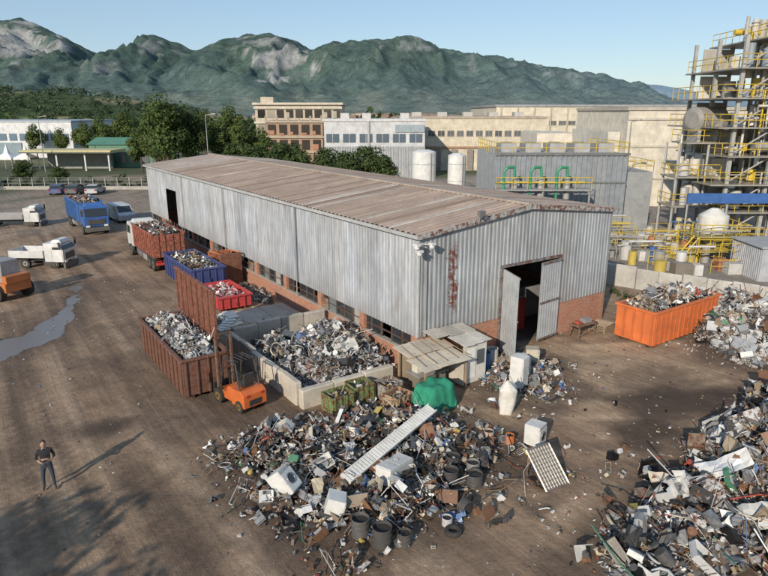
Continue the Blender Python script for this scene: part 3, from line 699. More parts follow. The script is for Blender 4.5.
def car(name,loc,rot,col,van=False):
    mb=MB()
    if van:
        mb.prism([(-2.2,.35),(2.2,.35),(2.25,.9),(1.75,1.15),(-2.2,1.15)],-.9,.9,col)
        mb.prism([(-2.2,1.151),(1.7,1.151),(1.0,1.85),(.7,1.9),(-2.15,1.9)],-.84,.84,col)
        mb.prism([(1.62,1.2),(1.7,1.2),(1.06,1.8),(1.0,1.8)],-.74,.74,(.03,.035,.04),GLASS)
        for s_ in (-1,1): mb.prism([(.1,1.22),(1.45,1.22),(.9,1.75),(.1,1.75)],s_*.845-.01,s_*.845+.01,(.03,.035,.04),GLASS)
        mb.b2(-.65,.65,-2.23,-2.2,1.25,1.7,(.03,.035,.04),GLASS)
    else:
        mb.prism([(-2.1,.32),(2.1,.32),(2.15,.62),(2.0,.8),(.95,.95),(-1.6,1.0),(-2.1,.9)],-.88,.88,col)
        mb.prism([(-1.75,.99),(.95,.95),(.25,1.42),(-.9,1.46),(-1.45,1.35)],-.76,.76,(.03,.035,.04),GLASS)
        mb.prism([(-1.35,1.37),(.2,1.421),(.1,1.46),(-.9,1.5),(-1.3,1.42)],-.72,.72,col)
        for s_ in (-1,1): mb.b2(s_*.77-.015,s_*.77+.015,-.45,-.35,1.0,1.42,col)
    for y in (-1.35,1.35):
        for s_ in (-1,1): wheel(mb,s_*.8,y,.32,.2)
    for s_ in (-1,1):
        mb.box((s_*.65,2.13,.68),(.36,.08,.14),(.75,.75,.7),GLASS); mb.box((s_*.7,-2.13,.8),(.28,.1,.2),(.4,.02,.02),GLASS); mb.box((s_*.95,.75,1.0),(.16,.12,.12),col)
    mb.b2(-.86,.86,2.08,2.18,.33,.48,(.06,.06,.06)); mb.obj(name,loc,rot,bevel=.04)
car('parked_van',L(-1.4,53.8),A+math.pi+.1,(.58,.61,.64),True)
for i,(X,c_) in enumerate(((-46.8,(.1,.11,.12)),(-44.0,(.5,.5,.52)),(-49.6,(.08,.12,.25)))): car('parked_car',(X,95,0),.1*i,c_)
def light_truck(name,loc,rot,col,bedL=3.2,bedc=(.3,.3,.31),sides=.4):
    mb=MB(); mb.b2(-.35,.35,.85-bedL-.9,2.2,.5,.7,(.05,.05,.05))
    truck_cab(mb,col,1.0,1.95,.55,1.5,1.5)
    for y in (1.7,1.2-bedL):
        for s_ in (-1,1): wheel(mb,s_*.82,y,.38,.24)
    y0,y1=.85-bedL-.9,.9
    mb.b2(-1.0,1.0,y0,y1,.85,.93,bedc)
    for a in ((-1.0,-.95,y0,y1),(.95,1.0,y0,y1),(-.949,.949,y0,y0+.05),(-.949,.949,y1-.05,y1)): mb.b2(*a,.931,.93+sides,bedc)
    mb.bar((-.8,y1,.9),(-.8,y1,2.0),.05,bedc);mb.bar((.8,y1,.9),(.8,y1,2.0),.05,bedc);mb.bar((-.8,y1,2.0),(.8,y1,2.0),.05,bedc)
    for s_ in (-1,1): mb.box((s_*.75,y0-.02,.75),(.3,.05,.14),(.4,.02,.02),GLASS)
    mb.obj(name,loc,rot,bevel=.03)
light_truck('flatbed_truck',L(-11.4,56.6),A-math.radians(118),(.62,.62,.6),3.6)
light_truck('pickup_truck',L(-11.8,34.6),A+math.radians(-128),(.66,.66,.65),1.9,(.6,.6,.6),.5)
def forklift(name,loc,rot):
    mb=MB(); o=(.62,.14,.03); d=(.03,.03,.03)
    mb.prism([(-1.15,.3),(-.2,.25),(-.2,.95),(-.9,1.0),(-1.12,.85)],-.55,.55,o)
    mb.prism([(-.199,.3),(.9,.3),(.9,.6),(.3,.62),(.1,.95),(-.199,.95)],-.5,.5,o)
    mb.b2(-.25,.25,-.7,-.2,1.0,1.15,d); mb.b2(-.25,.25,-.75,-.65,1.15,1.6,d)
    mb.cyl((0,.5,.9),(0,.3,1.25),.02,d); mb.torus((0,.28,1.27),(0,-.5,1),.17,.02,d,MATTE)
    for s_ in (-1,1):
        mb.bar((s_*.48,-.75,1.0),(s_*.45,-.5,2.1),.06,d); mb.bar((s_*.48,.7,.6),(s_*.45,.4,2.1),.06,d); mb.bar((s_*.45,-.5,2.1),(s_*.45,.4,2.1),.06,d)
        wheel(mb,s_*.52,.75,.33,.22,(.5,.3,.1)); wheel(mb,s_*.48,-.75,.27,.2,(.5,.3,.1))
        mb.b2(s_*.36-.05,s_*.36+.05,1.0,1.12,.1,2.9,(.16,.13,.1),RUST); mb.b2(s_*.25-.04,s_*.25+.04,1.13,1.22,.2,2.6,(.1,.09,.08),METAL)
        mb.b2(s_*.28-.06,s_*.28+.06,1.25,2.3,.22,.27,(.12,.11,.1),METAL)
        mb.box((s_*.35,-1.12,.8),(.14,.06,.1),(.5,.03,.02),GLASS)
    for x in (-.3,-.1,.1,.3): mb.bar((x,-.5,2.12),(x,.4,2.12),.04,d)
    for z in (.15,1.3,2.85): mb.b2(-.4,.4,1.02,1.1,z,z+.1,(.08,.07,.06),RUST)
    mb.b2(-.5,.5,1.23,1.27,.3,.75,d); mb.b2(-.3,.3,-1.16,-1.13,.35,.6,d)
    mb.obj(name,loc,rot,bevel=.03)
forklift('forklift',L(-8.0,1.95),A+.2)
def loader(name,loc,rot):
    mb=MB(); o=(.5,.16,.05)
    mb.b2(-.9,.9,-2.2,1.0,.6,1.2,o);mb.box((0,-.9,1.9),(1.4,1.5,1.4),(.3,.3,.3),top=(.85,.85)); mb.box((0,-.13,1.95),(1.1,.05,1.0),(.03,.03,.04),GLASS)
    mb.box((.68,-.9,1.95),(.05,1.1,.9),(.03,.03,.04),GLASS);mb.box((-.68,-.9,1.95),(.05,1.1,.9),(.03,.03,.04),GLASS)
    mb.b2(-.85,.85,-2.3,-1.8,1.2,1.7,o)
    for y in (-1.5,.8):
        for s_ in (-1,1): wheel(mb,s_*.95,y,.55,.4,(.5,.3,.1))
    for s_ in (-1,1): mb.bar((s_*.6,0.2,1.4),(s_*.6,2.0,.6),.12,o)
    mb.prism([(1.9,.1),(2.7,.05),(2.75,.15),(2.2,.3),(2.1,.9),(1.9,.9)],-1.1,1.1,(.2,.18,.16),RUST); mb.obj(name,loc,rot,bevel=.03)
loader('wheel_loader',L(-15.2,26.8),A+.5)
mb=MB(); o=(.5,.16,.06)
mb.b2(-.7,.7,-1.2,1.2,.3,1.0,o,RUST); mb.b2(-.8,.8,-1.3,-1.1,.1,2.3,(.2,.08,.05),RUST); mb.b2(-.8,.8,1.1,1.3,.1,2.1,o,RUST); mb.cyl((0,-1.1,1.6),(0,.6,1.6),.16,(.15,.15,.15),METAL,12); mb.cyl((0,.6,1.6),(0,1.1,1.6),.08,(.5,.5,.5),METAL,12)
for x in (-.6,.6):
    for y in (-1,1): mb.b2(x-.1,x+.1,y-.1,y+.1,0,.3,(.1,.1,.1))
mb.bar((-.7,-1.1,2.3),(-.7,1.1,2.1),.1,o);mb.bar((.7,-1.1,2.3),(.7,1.1,2.1),.1,o); mb.box((.9,0,1.1),(.3,.6,.8),(.3,.3,.3)); mb.obj('hydraulic_baler',L(-1.2,21.5),A,bevel=.02)
# ------------------------------------------------------------ yard structures
def walls(name,segs,h,t,col=(.5,.46,.4)):
    mb=MB()
    for (x0,y0),(x1,y1) in segs:
        d=Vector((x1-x0,y1-y0,0)); n=max(1,round(d.length/1.5)); ang=math.atan2(d.y,d.x)
        for i in range(n):
            l=d.length/n; M=Matrix.Translation((x0+d.x*i/n,y0+d.y*i/n+R.uniform(-.03,.03),0))@Matrix.Rotation(ang+R.uniform(-.015,.015),4,'Z')
            hh=h*R.uniform(.94,1.04); mb.b2(.01,l-.01,-t/2,t/2,-.05,hh,jit(col,R,.12),CONC,M)
    return mb.obj(name,C0,A,bevel=.04)
walls('concrete_wall',[((-6.0,.4),(-6.0,8.2))],1.0,.3,(.54,.48,.4)); walls('concrete_wall',[((-6.1,.1),(-1.4,.1))],.85,.35,(.58,.52,.43)); walls('concrete_wall',[((-5.8,8.35),(-.3,8.35))],1.15,.3)
mb=MB(); 
for i in range(3):
    for j in range(2): mb.b2(-5.6+i*1.75,-5.6+i*1.75+1.72,8.6+j*2.6,8.6+j*2.6+2.57,-.05,.16+R.uniform(0,.02),jit((.42,.4,.37),R,.1),CONC)
mb.obj('concrete_slab',C0,A,bevel=.02)
def clipbay(x,y): return -5.75<x<-.1 and .4<y<8.1
pile('scrap_pile',MB_,1800,PAL_A+PAL_W,.1,.8,41,clip=clipbay)
pile('scrap_pile',MC,2300,PAL_W+PAL_D+PAL_D,.08,.8,42,gap=.14,sparse=.13,pw=3.0,basec=.16)
pile('scrap_pile',MR,5400,PAL_A+PAL_W+PAL_D,.11,1.15,43,pw=3.2)
pile('scrap_pile',MK,2600,PAL_W+PAL_A,.12,1.1,44,pw=3.2)
pile('scrap_pile',MH,480,PAL_W+[(.5,.05,.04)]*2+[(.05,.15,.4)]*2,.1,.6,45,pw=2.6,basec=.12)
pile('scrap_pile',[(-5.2,12.6,1.2,1.0,.35),(-3,10.5,1.2,.8,.2),(-.9,17,.8,3,.4)],220,PAL_W,.1,.5,46)
pile('scrap_pile',[(-9.2,-2.0,1.0,.8,.25),(-9.8,-5.2,.9,1.1,.2)],150,PAL_W,.1,.6,47,sparse=.12,pw=2.6,basec=.12)
mb=MB(); r=random.Random(77)
for i in range(900):
    x=r.uniform(-12,14);y=r.uniform(-13,0)
    if r.random()<.3: x=r.uniform(-20,-6); y=r.uniform(-4,30)
    s=r.uniform(.02,.09); M=Matrix.Translation((x,y,s*.2))@Euler((r.uniform(-.3,.3),r.uniform(-.3,.3),r.uniform(0,6))).to_matrix().to_4x4()
    mb.add([(a*s*r.uniform(.5,1.6),b_*s*r.uniform(.3,1),c_*s*.4) for a,b_,c_ in CUBE],CF,jit(r.choice(PAL_D),r),PAINT,M)
for i in range(90):
    x=r.uniform(-11,7);y=r.uniform(-11,-1)
    piece(mb,(x,y,.06),r.uniform(.1,.35),r,PAL_D)
mb.obj('scattered_litter',C0,A)
# hut
e=empty('scrap_hut',C0,A); mb=MB(); wd=(.34,.24,.15)
for x,y,z in ((-1.4,-2.4,1.53),(.9,-2.4,1.55),(-1.4,-.5,1.72),(.8,-.4,1.75),(2.3,-2.1,1.98),(2.3,-.5,2.1)): mb.b2(x-.04,x+.04,y-.04,y+.04,0,z,wd,MATTE)
mb.b2(.96,2.34,-2.16,-2.12,.05,1.9,(.68,.66,.6)); mb.b2(2.36,2.4,-2.1,-.5,.1,1.95,(.55,.53,.48)); mb.b2(-1.4,.8,-.44,-.4,.1,1.65,(.45,.36,.25),MATTE); mb.b2(.84,.88,-2.3,-.6,.1,1.5,(.55,.5,.42),MATTE)
mb.b2(1.2,1.65,-2.2,-2.165,.3,1.7,(.8,.79,.75)); mb.b2(1.75,2.2,-2.19,-2.165,.9,1.6,(.1,.11,.12),GLASS); mb.b2(-1.2,.5,-1.7,-.7,.75,.8,(.3,.3,.3)); mb.b2(-1.1,.4,-1.6,-.8,.0,.74,(.2,.18,.14)); mb.b2(-1.0,-.3,-1.3,-.9,.81,1.2,(.6,.58,.5)); 
mb.obj('frame',parent=e)
mb=MB()
def sheet(x0,x1,y0,y1,za,zb,col,n=3):
    for i in range(n):
        xa=x0+(x1-x0)*i/n+.01; xb=x0+(x1-x0)*(i+1)/n+.03; dz=R.uniform(0,.05)
        a=R.uniform(-.1,.1); c_=jit(col,R,.13)
        vs=[(xa,y0+a,za+dz),(xb,y0+a,za+dz),(xb,y1+a,zb+dz),(xa,y1+a,zb+dz)]; vs+=[(q[0],q[1],q[2]+.03) for q in vs]
        mb.add(vs,CF,c_,CONC)
sheet(-1.7,.9,-2.75,-1.4,1.52,1.63,(.66,.58,.46)); sheet(-1.6,1.0,-1.45,-.25,1.68,1.8,(.56,.49,.39)); sheet(.85,2.5,-2.35,-1.1,1.96,2.04,(.66,.62,.54),3); sheet(.2,2.5,-1.15,-.2,2.1,2.18,(.5,.46,.4),3)
for i in range(5): mb.bar((-1.5+i*.6,-2.5,1.68),(-1.3+i*.55,-.4,1.92),.03,wd,MATTE)
mb.obj('roof_panels',parent=e)
mb=MB(); nx=ny=18; vs=[]
for i in range(nx+1):
    for j in range(ny+1):
        x=(i/nx-.5)*2.1;y=(j/ny-.5)*1.7; q=max(abs(x)/.7,abs(y)/.5); z=1.12 if q<.95 else 1.12-(q-.95)/.55*1.08
        fo=.05*math.sin(x*13+y*3)+.05*math.sin(y*14+2*x) if q>.95 else 0
        z=max(.04,z)+.16*nz(x*2.3,y*2.3,4)+.06*nz(x*7,y*7); k_=1 if q<.95 else 1-.3*(q-.95); vs.append((x*k_+.05*nz(y*4,z*3)+fo*.8,y*k_+.05*nz(x*4,z*3)+fo*.5,z))
mb.add(vs,[(i*(ny+1)+j,(i+1)*(ny+1)+j,(i+1)*(ny+1)+j+1,i*(ny+1)+j+1) for i in range(nx) for j in range(ny)],(.02,.24,.14),FAB,sm=True)
mb.b2(-.5,.5,-.42,.42,.0,.9,(.3,.2,.12),MATTE); mb.obj('tarp_covered_pallet',L(-1.45,-3.05),A+.15)
def bin_(name,lx,ly,rot,w_,d,h,col):
    mb=MB(); t=.03
    mb.b2(-w_/2,w_/2,-d/2,d/2,.1,.14,col)
    for a in ((-w_/2,-w_/2+t,-d/2,d/2),(w_/2-t,w_/2,-d/2,d/2),(-w_/2+t,w_/2-t,-d/2,-d/2+t),(-w_/2+t,w_/2-t,d/2-t,d/2)): mb.b2(*a,.141,h,col,RUST)
    for x in (-w_*.4,-w_*.13,w_*.13,w_*.4): mb.b2(x-.03,x+.03,-d/2-.04,-d/2-.001,.1,h,tuple(q*.8 for q in col),RUST)
    for x in (-w_/2+.08,w_/2-.08):
        for y in (-d/2+.08,d/2-.08): mb.b2(x-.05,x+.05,y-.05,y+.05,0,.1,col)
    r=random.Random(lx*10)
    for i in range(26): piece(mb,(r.uniform(-w_*.32,w_*.32),r.uniform(-d*.3,d*.3),h*.75+r.uniform(0,.1)),r.uniform(.1,.3),r,PAL_D)
    mb.obj(name,L(lx,ly),A+rot)
bin_('metal_bin',-4.9,-1.0,.05,1.1,.9,.85,(.18,.28,.1)); bin_('metal_bin',-3.7,-.8,-.05,1.0,.9,.9,(.16,.25,.09))
bin_('mesh_crate',-2.5,-1.2,.1,1.0,.9,.8,(.35,.35,.32)); bin_('mesh_crate',-2.7,-2.2,.2,1.0,.9,.7,(.45,.32,.2))
e=empty('louvred_duct',C0,A); mb=MB(); p0=Vector((-7.7,-6.2,.5));p1=Vector((-2.9,-4.7,1.05)); d=p1-p0; Ln=d.length
M=Matrix.Translation(p0)@d.to_track_quat('X','Z').to_matrix().to_4x4()@Matrix.Rotation(.35,4,'X')
mb.b2(0,Ln,-.2,.2,-.04,0,(.6,.6,.57),PAINT,M)
for y in (-.2,.2): mb.b2(0,Ln,y-.02,y+.02,.001,.12,(.78,.77,.73),PAINT,M)
k=0
while k*.14<Ln-.1: mb.b2(k*.14,k*.14+.1,-.179,.179,.06,.1,(.78,.77,.72),PAINT,M); k+=1
mb.obj('louvres',parent=e)
def drum(name,lx,ly,r_,h,col,mat=RUST,tilt=0,z=0):
    mb=MB(); mb.cyl((0,0,0),(0,0,h),r_,col,mat,20,caps=False); mb.cyl((0,0,0.02),(0,0,.03),r_*.98,col,mat,20); mb.cyl((0,0,h*.8),(0,0,h*.805),r_*.96,(.02,.02,.02),MATTE,20)
    for z_ in (.02,h*.33,h*.66,h-.02): mb.torus((0,0,z_),(0,0,1),r_,.015,col,mat,20,5)
    o=mb.obj(name,L(lx,ly,z),A); o.rotation_euler=(tilt,0,A)
    if tilt: o.location.z=z+r_
drum('steel_drum',-8.1,-8.9,.28,.6,(.06,.06,.06),MATTE);drum('steel_drum',-8.4,-8.2,.26,.6,(.1,.1,.1),PAINT);drum('steel_drum',-7.6,-9.3,.2,.45,(.07,.065,.06),MATTE);drum('steel_drum',-3.9,-8.2,.28,.45,(.08,.08,.08),PAINT);drum('steel_drum',-4.5,-7.7,.26,.55,(.06,.06,.065),PAINT);drum('steel_drum',-3.4,-7.6,.22,.4,(.25,.25,.25),PAINT);drum('steel_drum',-3.8,-7.0,.24,.5,(.05,.05,.05),MATTE);drum('steel_drum',-5.2,-9.1,.24,.3,(.07,.07,.07),PAINT,tilt=1.5)
drum('bucket',.3,-7.1,.17,.32,(.62,.18,.04),PAINT);drum('bucket',-.9,-6.9,.17,.32,(.58,.17,.04),PAINT);drum('bucket',-6,-9.3,.15,.28,(.5,.5,.5),PAINT);drum('bucket',-1.3,-6.2,.18,.3,(.5,.38,.3),PAINT)
drum('plastic_barrel',3.2,-1.2,.28,.85,(.06,.2,.45),PAINT);drum('plastic_barrel',3.9,-1.0,.28,.85,(.6,.58,.55),PAINT)
def tyre(lx,ly,r_,z=0,tl=0.):
    mb=MB(); mb.torus((0,0,0),(0,0,1),r_*.72,r_*.3,(.03,.03,.03),MATTE,22,8); o=mb.obj('tyre',L(lx,ly,z+r_*.28),A); o.rotation_euler=(tl,0,0)
tyre(-6.1,-9.7,.27);tyre(-9.3,-7.0,.26)
mb=MB(); nr=22; nk=16; vs=[]
for k in range(nk+1):
    t=k/nk; z=1.45*t; rad=.30+.10*math.sin(t*2.6) if t<.78 else .34-(t-.78)*1.25; rad=max(.05,rad)
    for i in range(nr):
        a=2*math.pi*i/nr; q=rad*(1+.2*nz(math.cos(a)*2,math.sin(a)*2,z*2.2)+.09*math.sin(a*7+z*3)*(.4+t)); sq=1+.12*math.cos(4*a)
        vs.append((q*sq*math.cos(a)+.07*math.sin(z*2.5),q*sq*.85*math.sin(a),z+.05*nz(a*2,z*3)))
mb.add(vs,[(k*nr+i,k*nr+(i+1)%nr,(k+1)*nr+(i+1)%nr,(k+1)*nr+i) for k in range(nk) for i in range(nr)],(.62,.6,.55),FAB,sm=True)
mb.bar((-.3,0,1.25),(-.1,0,1.6),.03,(.55,.53,.48));mb.bar((.3,0,1.25),(.1,0,1.6),.03,(.55,.53,.48)); mb.obj('bulk_sack',L(.75,-5.1),A)
def appliance(name,lx,ly,w_,d,h,rot,col=(.7,.7,.68),tilt=0.,z=0,washer=True):
    mb=MB(); mb.b2(-w_/2,w_/2,-d/2,d/2,.04,h,col)
    if washer:
        mb.b2(-w_/2+.01,w_/2-.01,-d/2-.03,-d/2-.002,.08,h*.84,jit(col,R,.05)); mb.b2(-w_/2+.01,w_/2-.01,-d/2-.02,-d/2-.002,h*.86,h-.01,(.5,.5,.5))
        mb.torus((0,-d/2-.035,h*.5),(0,1,0),w_*.27,.025,(.3,.3,.3),METAL,18,5); mb.cyl((0,-d/2-.034,h*.5),(0,-d/2-.04,h*.5),w_*.25,(.03,.03,.03),GLASS,16)
        mb.cyl((w_*.3,-d/2-.02,h*.92),(w_*.3,-d/2-.05,h*.92),.03,(.2,.2,.2))
    else:
        mb.b2(-w_/2+.005,w_/2-.005,-d/2-.05,-d/2-.004,.08,h*.62,jit(col,R,.05)); mb.b2(-w_/2+.005,w_/2-.005,-d/2-.05,-d/2-.004,h*.64,h-.01,jit(col,R,.05)); mb.b2(w_/2-.08,w_/2-.05,-d/2-.08,-d/2-.051,h*.4,h*.58,(.3,.3,.3)); mb.b2(-w_*.4,w_*.4,d/2+.002,d/2+.03,.1,h*.6,(.08,.08,.08),METAL)
    o=mb.obj(name,L(lx,ly,z),A+rot,bevel=.015); o.rotation_euler=(tilt,0,A+rot)
appliance('washing_machine',-.2,-7.5,.6,.6,.85,.3);appliance('washing_machine',-9.2,-5.4,.62,.6,.9,.6,tilt=-.7,z=.15);appliance('washing_machine',-8.7,-7.0,.6,.55,.75,1.0,tilt=.3,z=.05)
appliance('refrigerator',3.0,-3.6,.6,.6,1.5,.3,washer=False);appliance('refrigerator',3.7,-3.1,.6,.6,1.2,-.3,(.6,.6,.6),washer=False);appliance('refrigerator',-5.3,-6.3,.6,.55,1.4,1.9,(.66,.66,.62),tilt=-1.45,z=.35,washer=False);appliance('refrigerator',5.4,-2.2,.6,.6,.9,.8,(.55,.5,.4),washer=False)
mb=MB(); M=Matrix.Rotation(-math.radians(48),4,'X'); Lh=1.45
for i in range(9): mb.bar((-.48+i*.12,0,0),(-.48+i*.12,0,Lh),.018,(.35,.34,.32),METAL,M)
for i in range(11): mb.bar((-.48,0,i*.142),(.48,0,i*.142),.018,(.35,.34,.32),METAL,M)
for x in (-.5,.5): mb.bar((x,0,-.02),(x,0,Lh),.05,(.4,.38,.35),METAL,M)
for z in (0,Lh): mb.bar((-.5,0,z),(.5,0,z),.05,(.4,.38,.35),METAL,M)
mb.bar((-.42,1.05,0),(-.42,1.03,.93),.04,(.2,.15,.1));mb.bar((.42,1.05,0),(.42,1.03,.93),.04,(.2,.15,.1)); mb.add([(-.48,.02,.05),(.48,.02,.05),(.48,.02,Lh-.05),(-.48,.02,Lh-.05)],[(0,1,2,3)],(.26,.24,.21),MATTE,M)
mb.obj('lattice_panel',L(-1.7,-9.9),A-.1)
mb=MB(); mb.b2(-.8,.8,-.35,.35,.75,.8,(.25,.18,.12),RUST)
for x in (-.7,.7):
    for y in (-.3,.3): mb.bar((x,y,0),(x,y,.75),.05,(.15,.12,.1),RUST)
mb.bar((-.7,-.3,.2),(.7,-.3,.6),.03,(.15,.12,.1)); mb.box((.2,0,.92),(.5,.4,.22),(.3,.3,.3)); mb.box((-.4,.05,.88),(.25,.3,.14),(.4,.08,.05)); mb.obj('work_table',L(10.8,-1.0),A)
def pallet(lx,ly,rot,z=0,n=1,tilt=0):
    mb=MB()
    for k in range(n):
        for i in range(3): mb.b2(-.6,.6,-.5+i*.45,-.4+i*.45,k*.15,k*.15+.09,(.3,.22,.14),MATTE)
        for i in range(6): mb.b2(-.6+i*.21,-.46+i*.21,-.5,.5,k*.15+.092,k*.15+.115,jit((.4,.31,.21),R,.2),MATTE)
    o=mb.obj('wooden_pallet',L(lx,ly,z),A+rot); o.rotation_euler=(tilt,0,A+rot)
pallet(-4.6,9.6,.2,.18,3);pallet(4.2,-1.6,.4,0,2);pallet(12.6,-.9,.2,0,3)
mb=MB()
for i in range(6): M=Matrix.Translation((-5+i*.12,10.8+i*.3,.25+.05*i))@Matrix.Rotation(.3*i,4,'Z'); mb.b2(-.7,.7,-.3,.3,0,.03,jit((.72,.71,.68),R,.06),PAINT,M)
mb.obj('white_boards',C0,A)
mb=MB(); r=random.Random(3)
for k in range(30):
    x=r.uniform(-5,0);y=r.uniform(-9,-4); a=r.uniform(0,6); p=Vector((x,y,.05))
    for i in range(10):
        a+=r.uniform(-.7,.7); q=p+Vector((math.cos(a)*.18,math.sin(a)*.18,r.uniform(-.02,.02))); q.z=max(.03,q.z+hf(MC,q.x,q.y)-hf(MC,p.x,p.y)); mb.cyl(p,q,.012,r.choice([BK,(.3,.08,.03),(.2,.2,.2)]),MATTE,4,caps=False); p=q
mb.obj('tangled_cables',C0,A)
walls('boundary_wall',[((19.2,11.5),(21.4,4.6)),((21.4,4.6),(24.6,-7)),((24.6,-7),(27,-16))],1.55,.16,(.5,.48,.44))
# ------------------------------------------------------------ background buildings
def facade(mb,x0,x1,y,z0,z1,cols,rows,wf=.6,hfr=.5,glass=(.05,.06,.07)):
    for i in range(cols):
        for j in range(rows):
            cw=(x1-x0)/cols; ch=(z1-z0)/rows; cx=x0+cw*(i+.5); cz=z0+ch*(j+.5)
            mb.b2(cx-cw*wf/2,cx+cw*wf/2,y-.06,y-.02,cz-ch*hfr/2,cz+ch*hfr/2,jit(glass,R,.3),GLASS)
            mb.b2(cx-cw*wf/2-.08,cx+cw*wf/2+.08,y-.14,y-.02,cz-ch*hfr/2-.14,cz-ch*hfr/2-.02,(.4,.38,.34),CONC)
            mb.b2(cx-.03,cx+.03,y-.1,y-.061,cz-ch*hfr/2,cz+ch*hfr/2,(.4,.4,.4),PAINT)
def rails(mb,pts,z,col=(.62,.45,.03),h=1.1,step=1.5):
    for (x0,y0),(x1,y1) in zip(pts[:-1],pts[1:]):
        d=math.hypot(x1-x0,y1-y0); n=max(1,int(d/step))
        for k in (.55,1.): mb.bar((x0,y0,z+h*k),(x1,y1,z+h*k),.05,col)
        for i in range(n+1): t=i/n; mb.bar((x0+(x1-x0)*t,y0+(y1-y0)*t,z),(x0+(x1-x0)*t,y0+(y1-y0)*t,z+h),.05,col)
mb=MB(); cc=(.5,.44,.35); ox=4
mb.b2(-34+ox,-14+ox,150,165,-.1,13.6,cc,CONC)
for j in range(4):
    z=.2+j*3.3; mb.b2(-34.3+ox,-13.7+ox,149.6,149.95,z+2.6,z+3.1,(.58,.53,.44),CONC)
    for i in range(9):
        x=-33.4+ox+i*2.2; mb.b2(x,x+1.7,149.9,149.97,z+.6,z+2.4,(.03,.028,.025) if R.random()<.75 else (.3,.27,.22),GLASS if R.random()<.3 else MATTE)
        if R.random()<.5: mb.b2(x,x+.8,149.8,149.89,z+.6,z+R.uniform(1,2.3),(.4,.36,.3),MATTE)
mb.b2(-34.5+ox,-13.5+ox,149.4,165.5,13.6,14.1,(.58,.53,.44),CONC); mb.b2(-33+ox,-30+ox,152,156,14.1,15.4,cc,CONC)
mb.obj('abandoned_building',bevel=.03)
mb=MB(); mb.b2(-25.5,-13.2,138,148,-.1,10.2,(.38,.26,.18),CONC)
for j in range(3):
    for i in range(5): x=-25+i*2.4; z=.9+j*3.2; mb.b2(x,x+1.7,137.9,137.97,z,z+2.1,(.03,.025,.02),MATTE); mb.b2(x,x+1.7*R.random(),137.85,137.89,z,z+R.uniform(.3,1.2),(.33,.2,.13),BRICK)
    mb.b2(-25.7,-13,137.7,137.95,3.4+j*3.2,3.8+j*3.2,(.45,.38,.3),CONC)
for i in range(6): mb.b2(-25.6+i*2.4,-25.2+i*2.4,137.75,137.99,10.2,10.6+R.uniform(0,.8),(.38,.33,.27),CONC)
mb.obj('brick_ruin')
mb=MB(); mb.b2(-10.8,7.4,115,130,-.1,10.4,(.56,.57,.58),CONC); mb.b2(-11,7.6,114.8,130.2,10.4,10.8,(.6,.6,.6))
for i in range(6): mb.b2(-10.4+i*3,-8.1+i*3,114.9,114.97,6.7,8.2,(.1,.13,.16),GLASS); mb.b2(-9.3+i*3,-9.2+i*3,114.85,114.9,6.7,8.2,(.5,.5,.5))
for i in range(60): mb.b2(-10.7+i*.3,-10.55+i*.3,114.86,114.98,0,6,(.33,.36,.38))
mb.b2(-3,-2.6,114.7,114.95,0,10.4,(.4,.41,.42));mb.b2(2,7.3,114.8,114.95,8.5,9.8,(.3,.36,.4)); 
for x in (-8,-4,3): mb.b2(x,x+1.6,118,120,10.8,11.8,(.5,.5,.5))
mb.obj('grey_office_building',bevel=.02)
mb=MB(); mb.b2(3.4,34,134,175,-.1,10.7,(.62,.55,.43),CONC); mb.b2(3.2,34.2,133.8,175,10.7,11.1,(.42,.35,.28),CONC); facade(mb,5,33,134,6.2,9.2,14,1,.7,.35,(.12,.12,.12)); mb.b2(3.4,34,133.7,133.95,4.6,5.0,(.35,.2,.12)); 
for i in range(9): mb.b2(4+i*3.4,5.2+i*3.4,133.4,133.95,0,4.4,(.25,.22,.2))
for i in range(5): mb.b2(6+i*5.5,8+i*5.5,138,141,11.1,12.,(.45,.44,.42))
mb.obj('factory_building')
mb=MB(); mb.b2(27,80,155,200,-.1,13.2,(.64,.58,.46),CONC); mb.b2(26.7,80.3,154.7,200,13.2,13.7,(.32,.33,.34),CONC)
for i in range(13): mb.b2(28+i*4,28.25+i*4,154.6,154.95,0,13.1,(.5,.44,.36),CONC)
facade(mb,28,79,155,8,11,22,1,.75,.3,(.15,.15,.14)); mb.obj('factory_building')
mb=MB(); mb.b2(31.2,60,82,104,-.1,12.2,(.66,.61,.51),CONC); mb.b2(31,60.2,81.8,104,12.2,12.6,(.46,.42,.36),CONC); mb.b2(29.5,31.1,84,100,-.1,9.5,(.62,.59,.52),CONC)
mb.b2(24,30.5,100,112,-.1,8.8,(.66,.61,.52),CONC); mb.b2(33,35,81.6,81.95,0,4,(.2,.2,.2)); 
for z in (3.5,7.6,11): mb.b2(31.19,60,81.85,81.98,z,z+.25,(.54,.5,.42),PAINT)
mb.obj('factory_building')
for X,rr_,h in ((4.8,1.45,7.4),(8.8,1.1,7.0)):
    mb=MB(); mb.cyl((0,0,0),(0,0,h),rr_,(.72,.72,.7),PAINT,24); mb.cyl((0,0,h),(0,0,h+.25),rr_,(.7,.7,.68),PAINT,24,rr_*.5)
    for z in (2,4,6): mb.torus((0,0,z),(0,0,1),rr_,.05,(.55,.55,.55),PAINT,24,4)
    mb.bar((rr_*.5,-rr_,0),(rr_*.5,-rr_,h),.05,(.4,.4,.4)); mb.obj('storage_silo',(X,76,0))
mb=MB(); corr(mb,'x',62,11,24,0,lambda t:8.0,.5,.09,-1,panelcol(8,(.24,.27,.29),.05),PAINT); corr(mb,'y',11,62,74,0,lambda t:8.0,.5,.09,-1,panelcol(9,(.24,.27,.29),.05),PAINT)
mb.b2(11,24,62.1,74,7.7,8.02,(.4,.4,.38),CONC); mb.b2(10.9,24.1,61.8,61.89,7.9,8.15,(.15,.16,.17)); rails(mb,[(11,74),(11,62),(24,62),(24,74)],8.03)
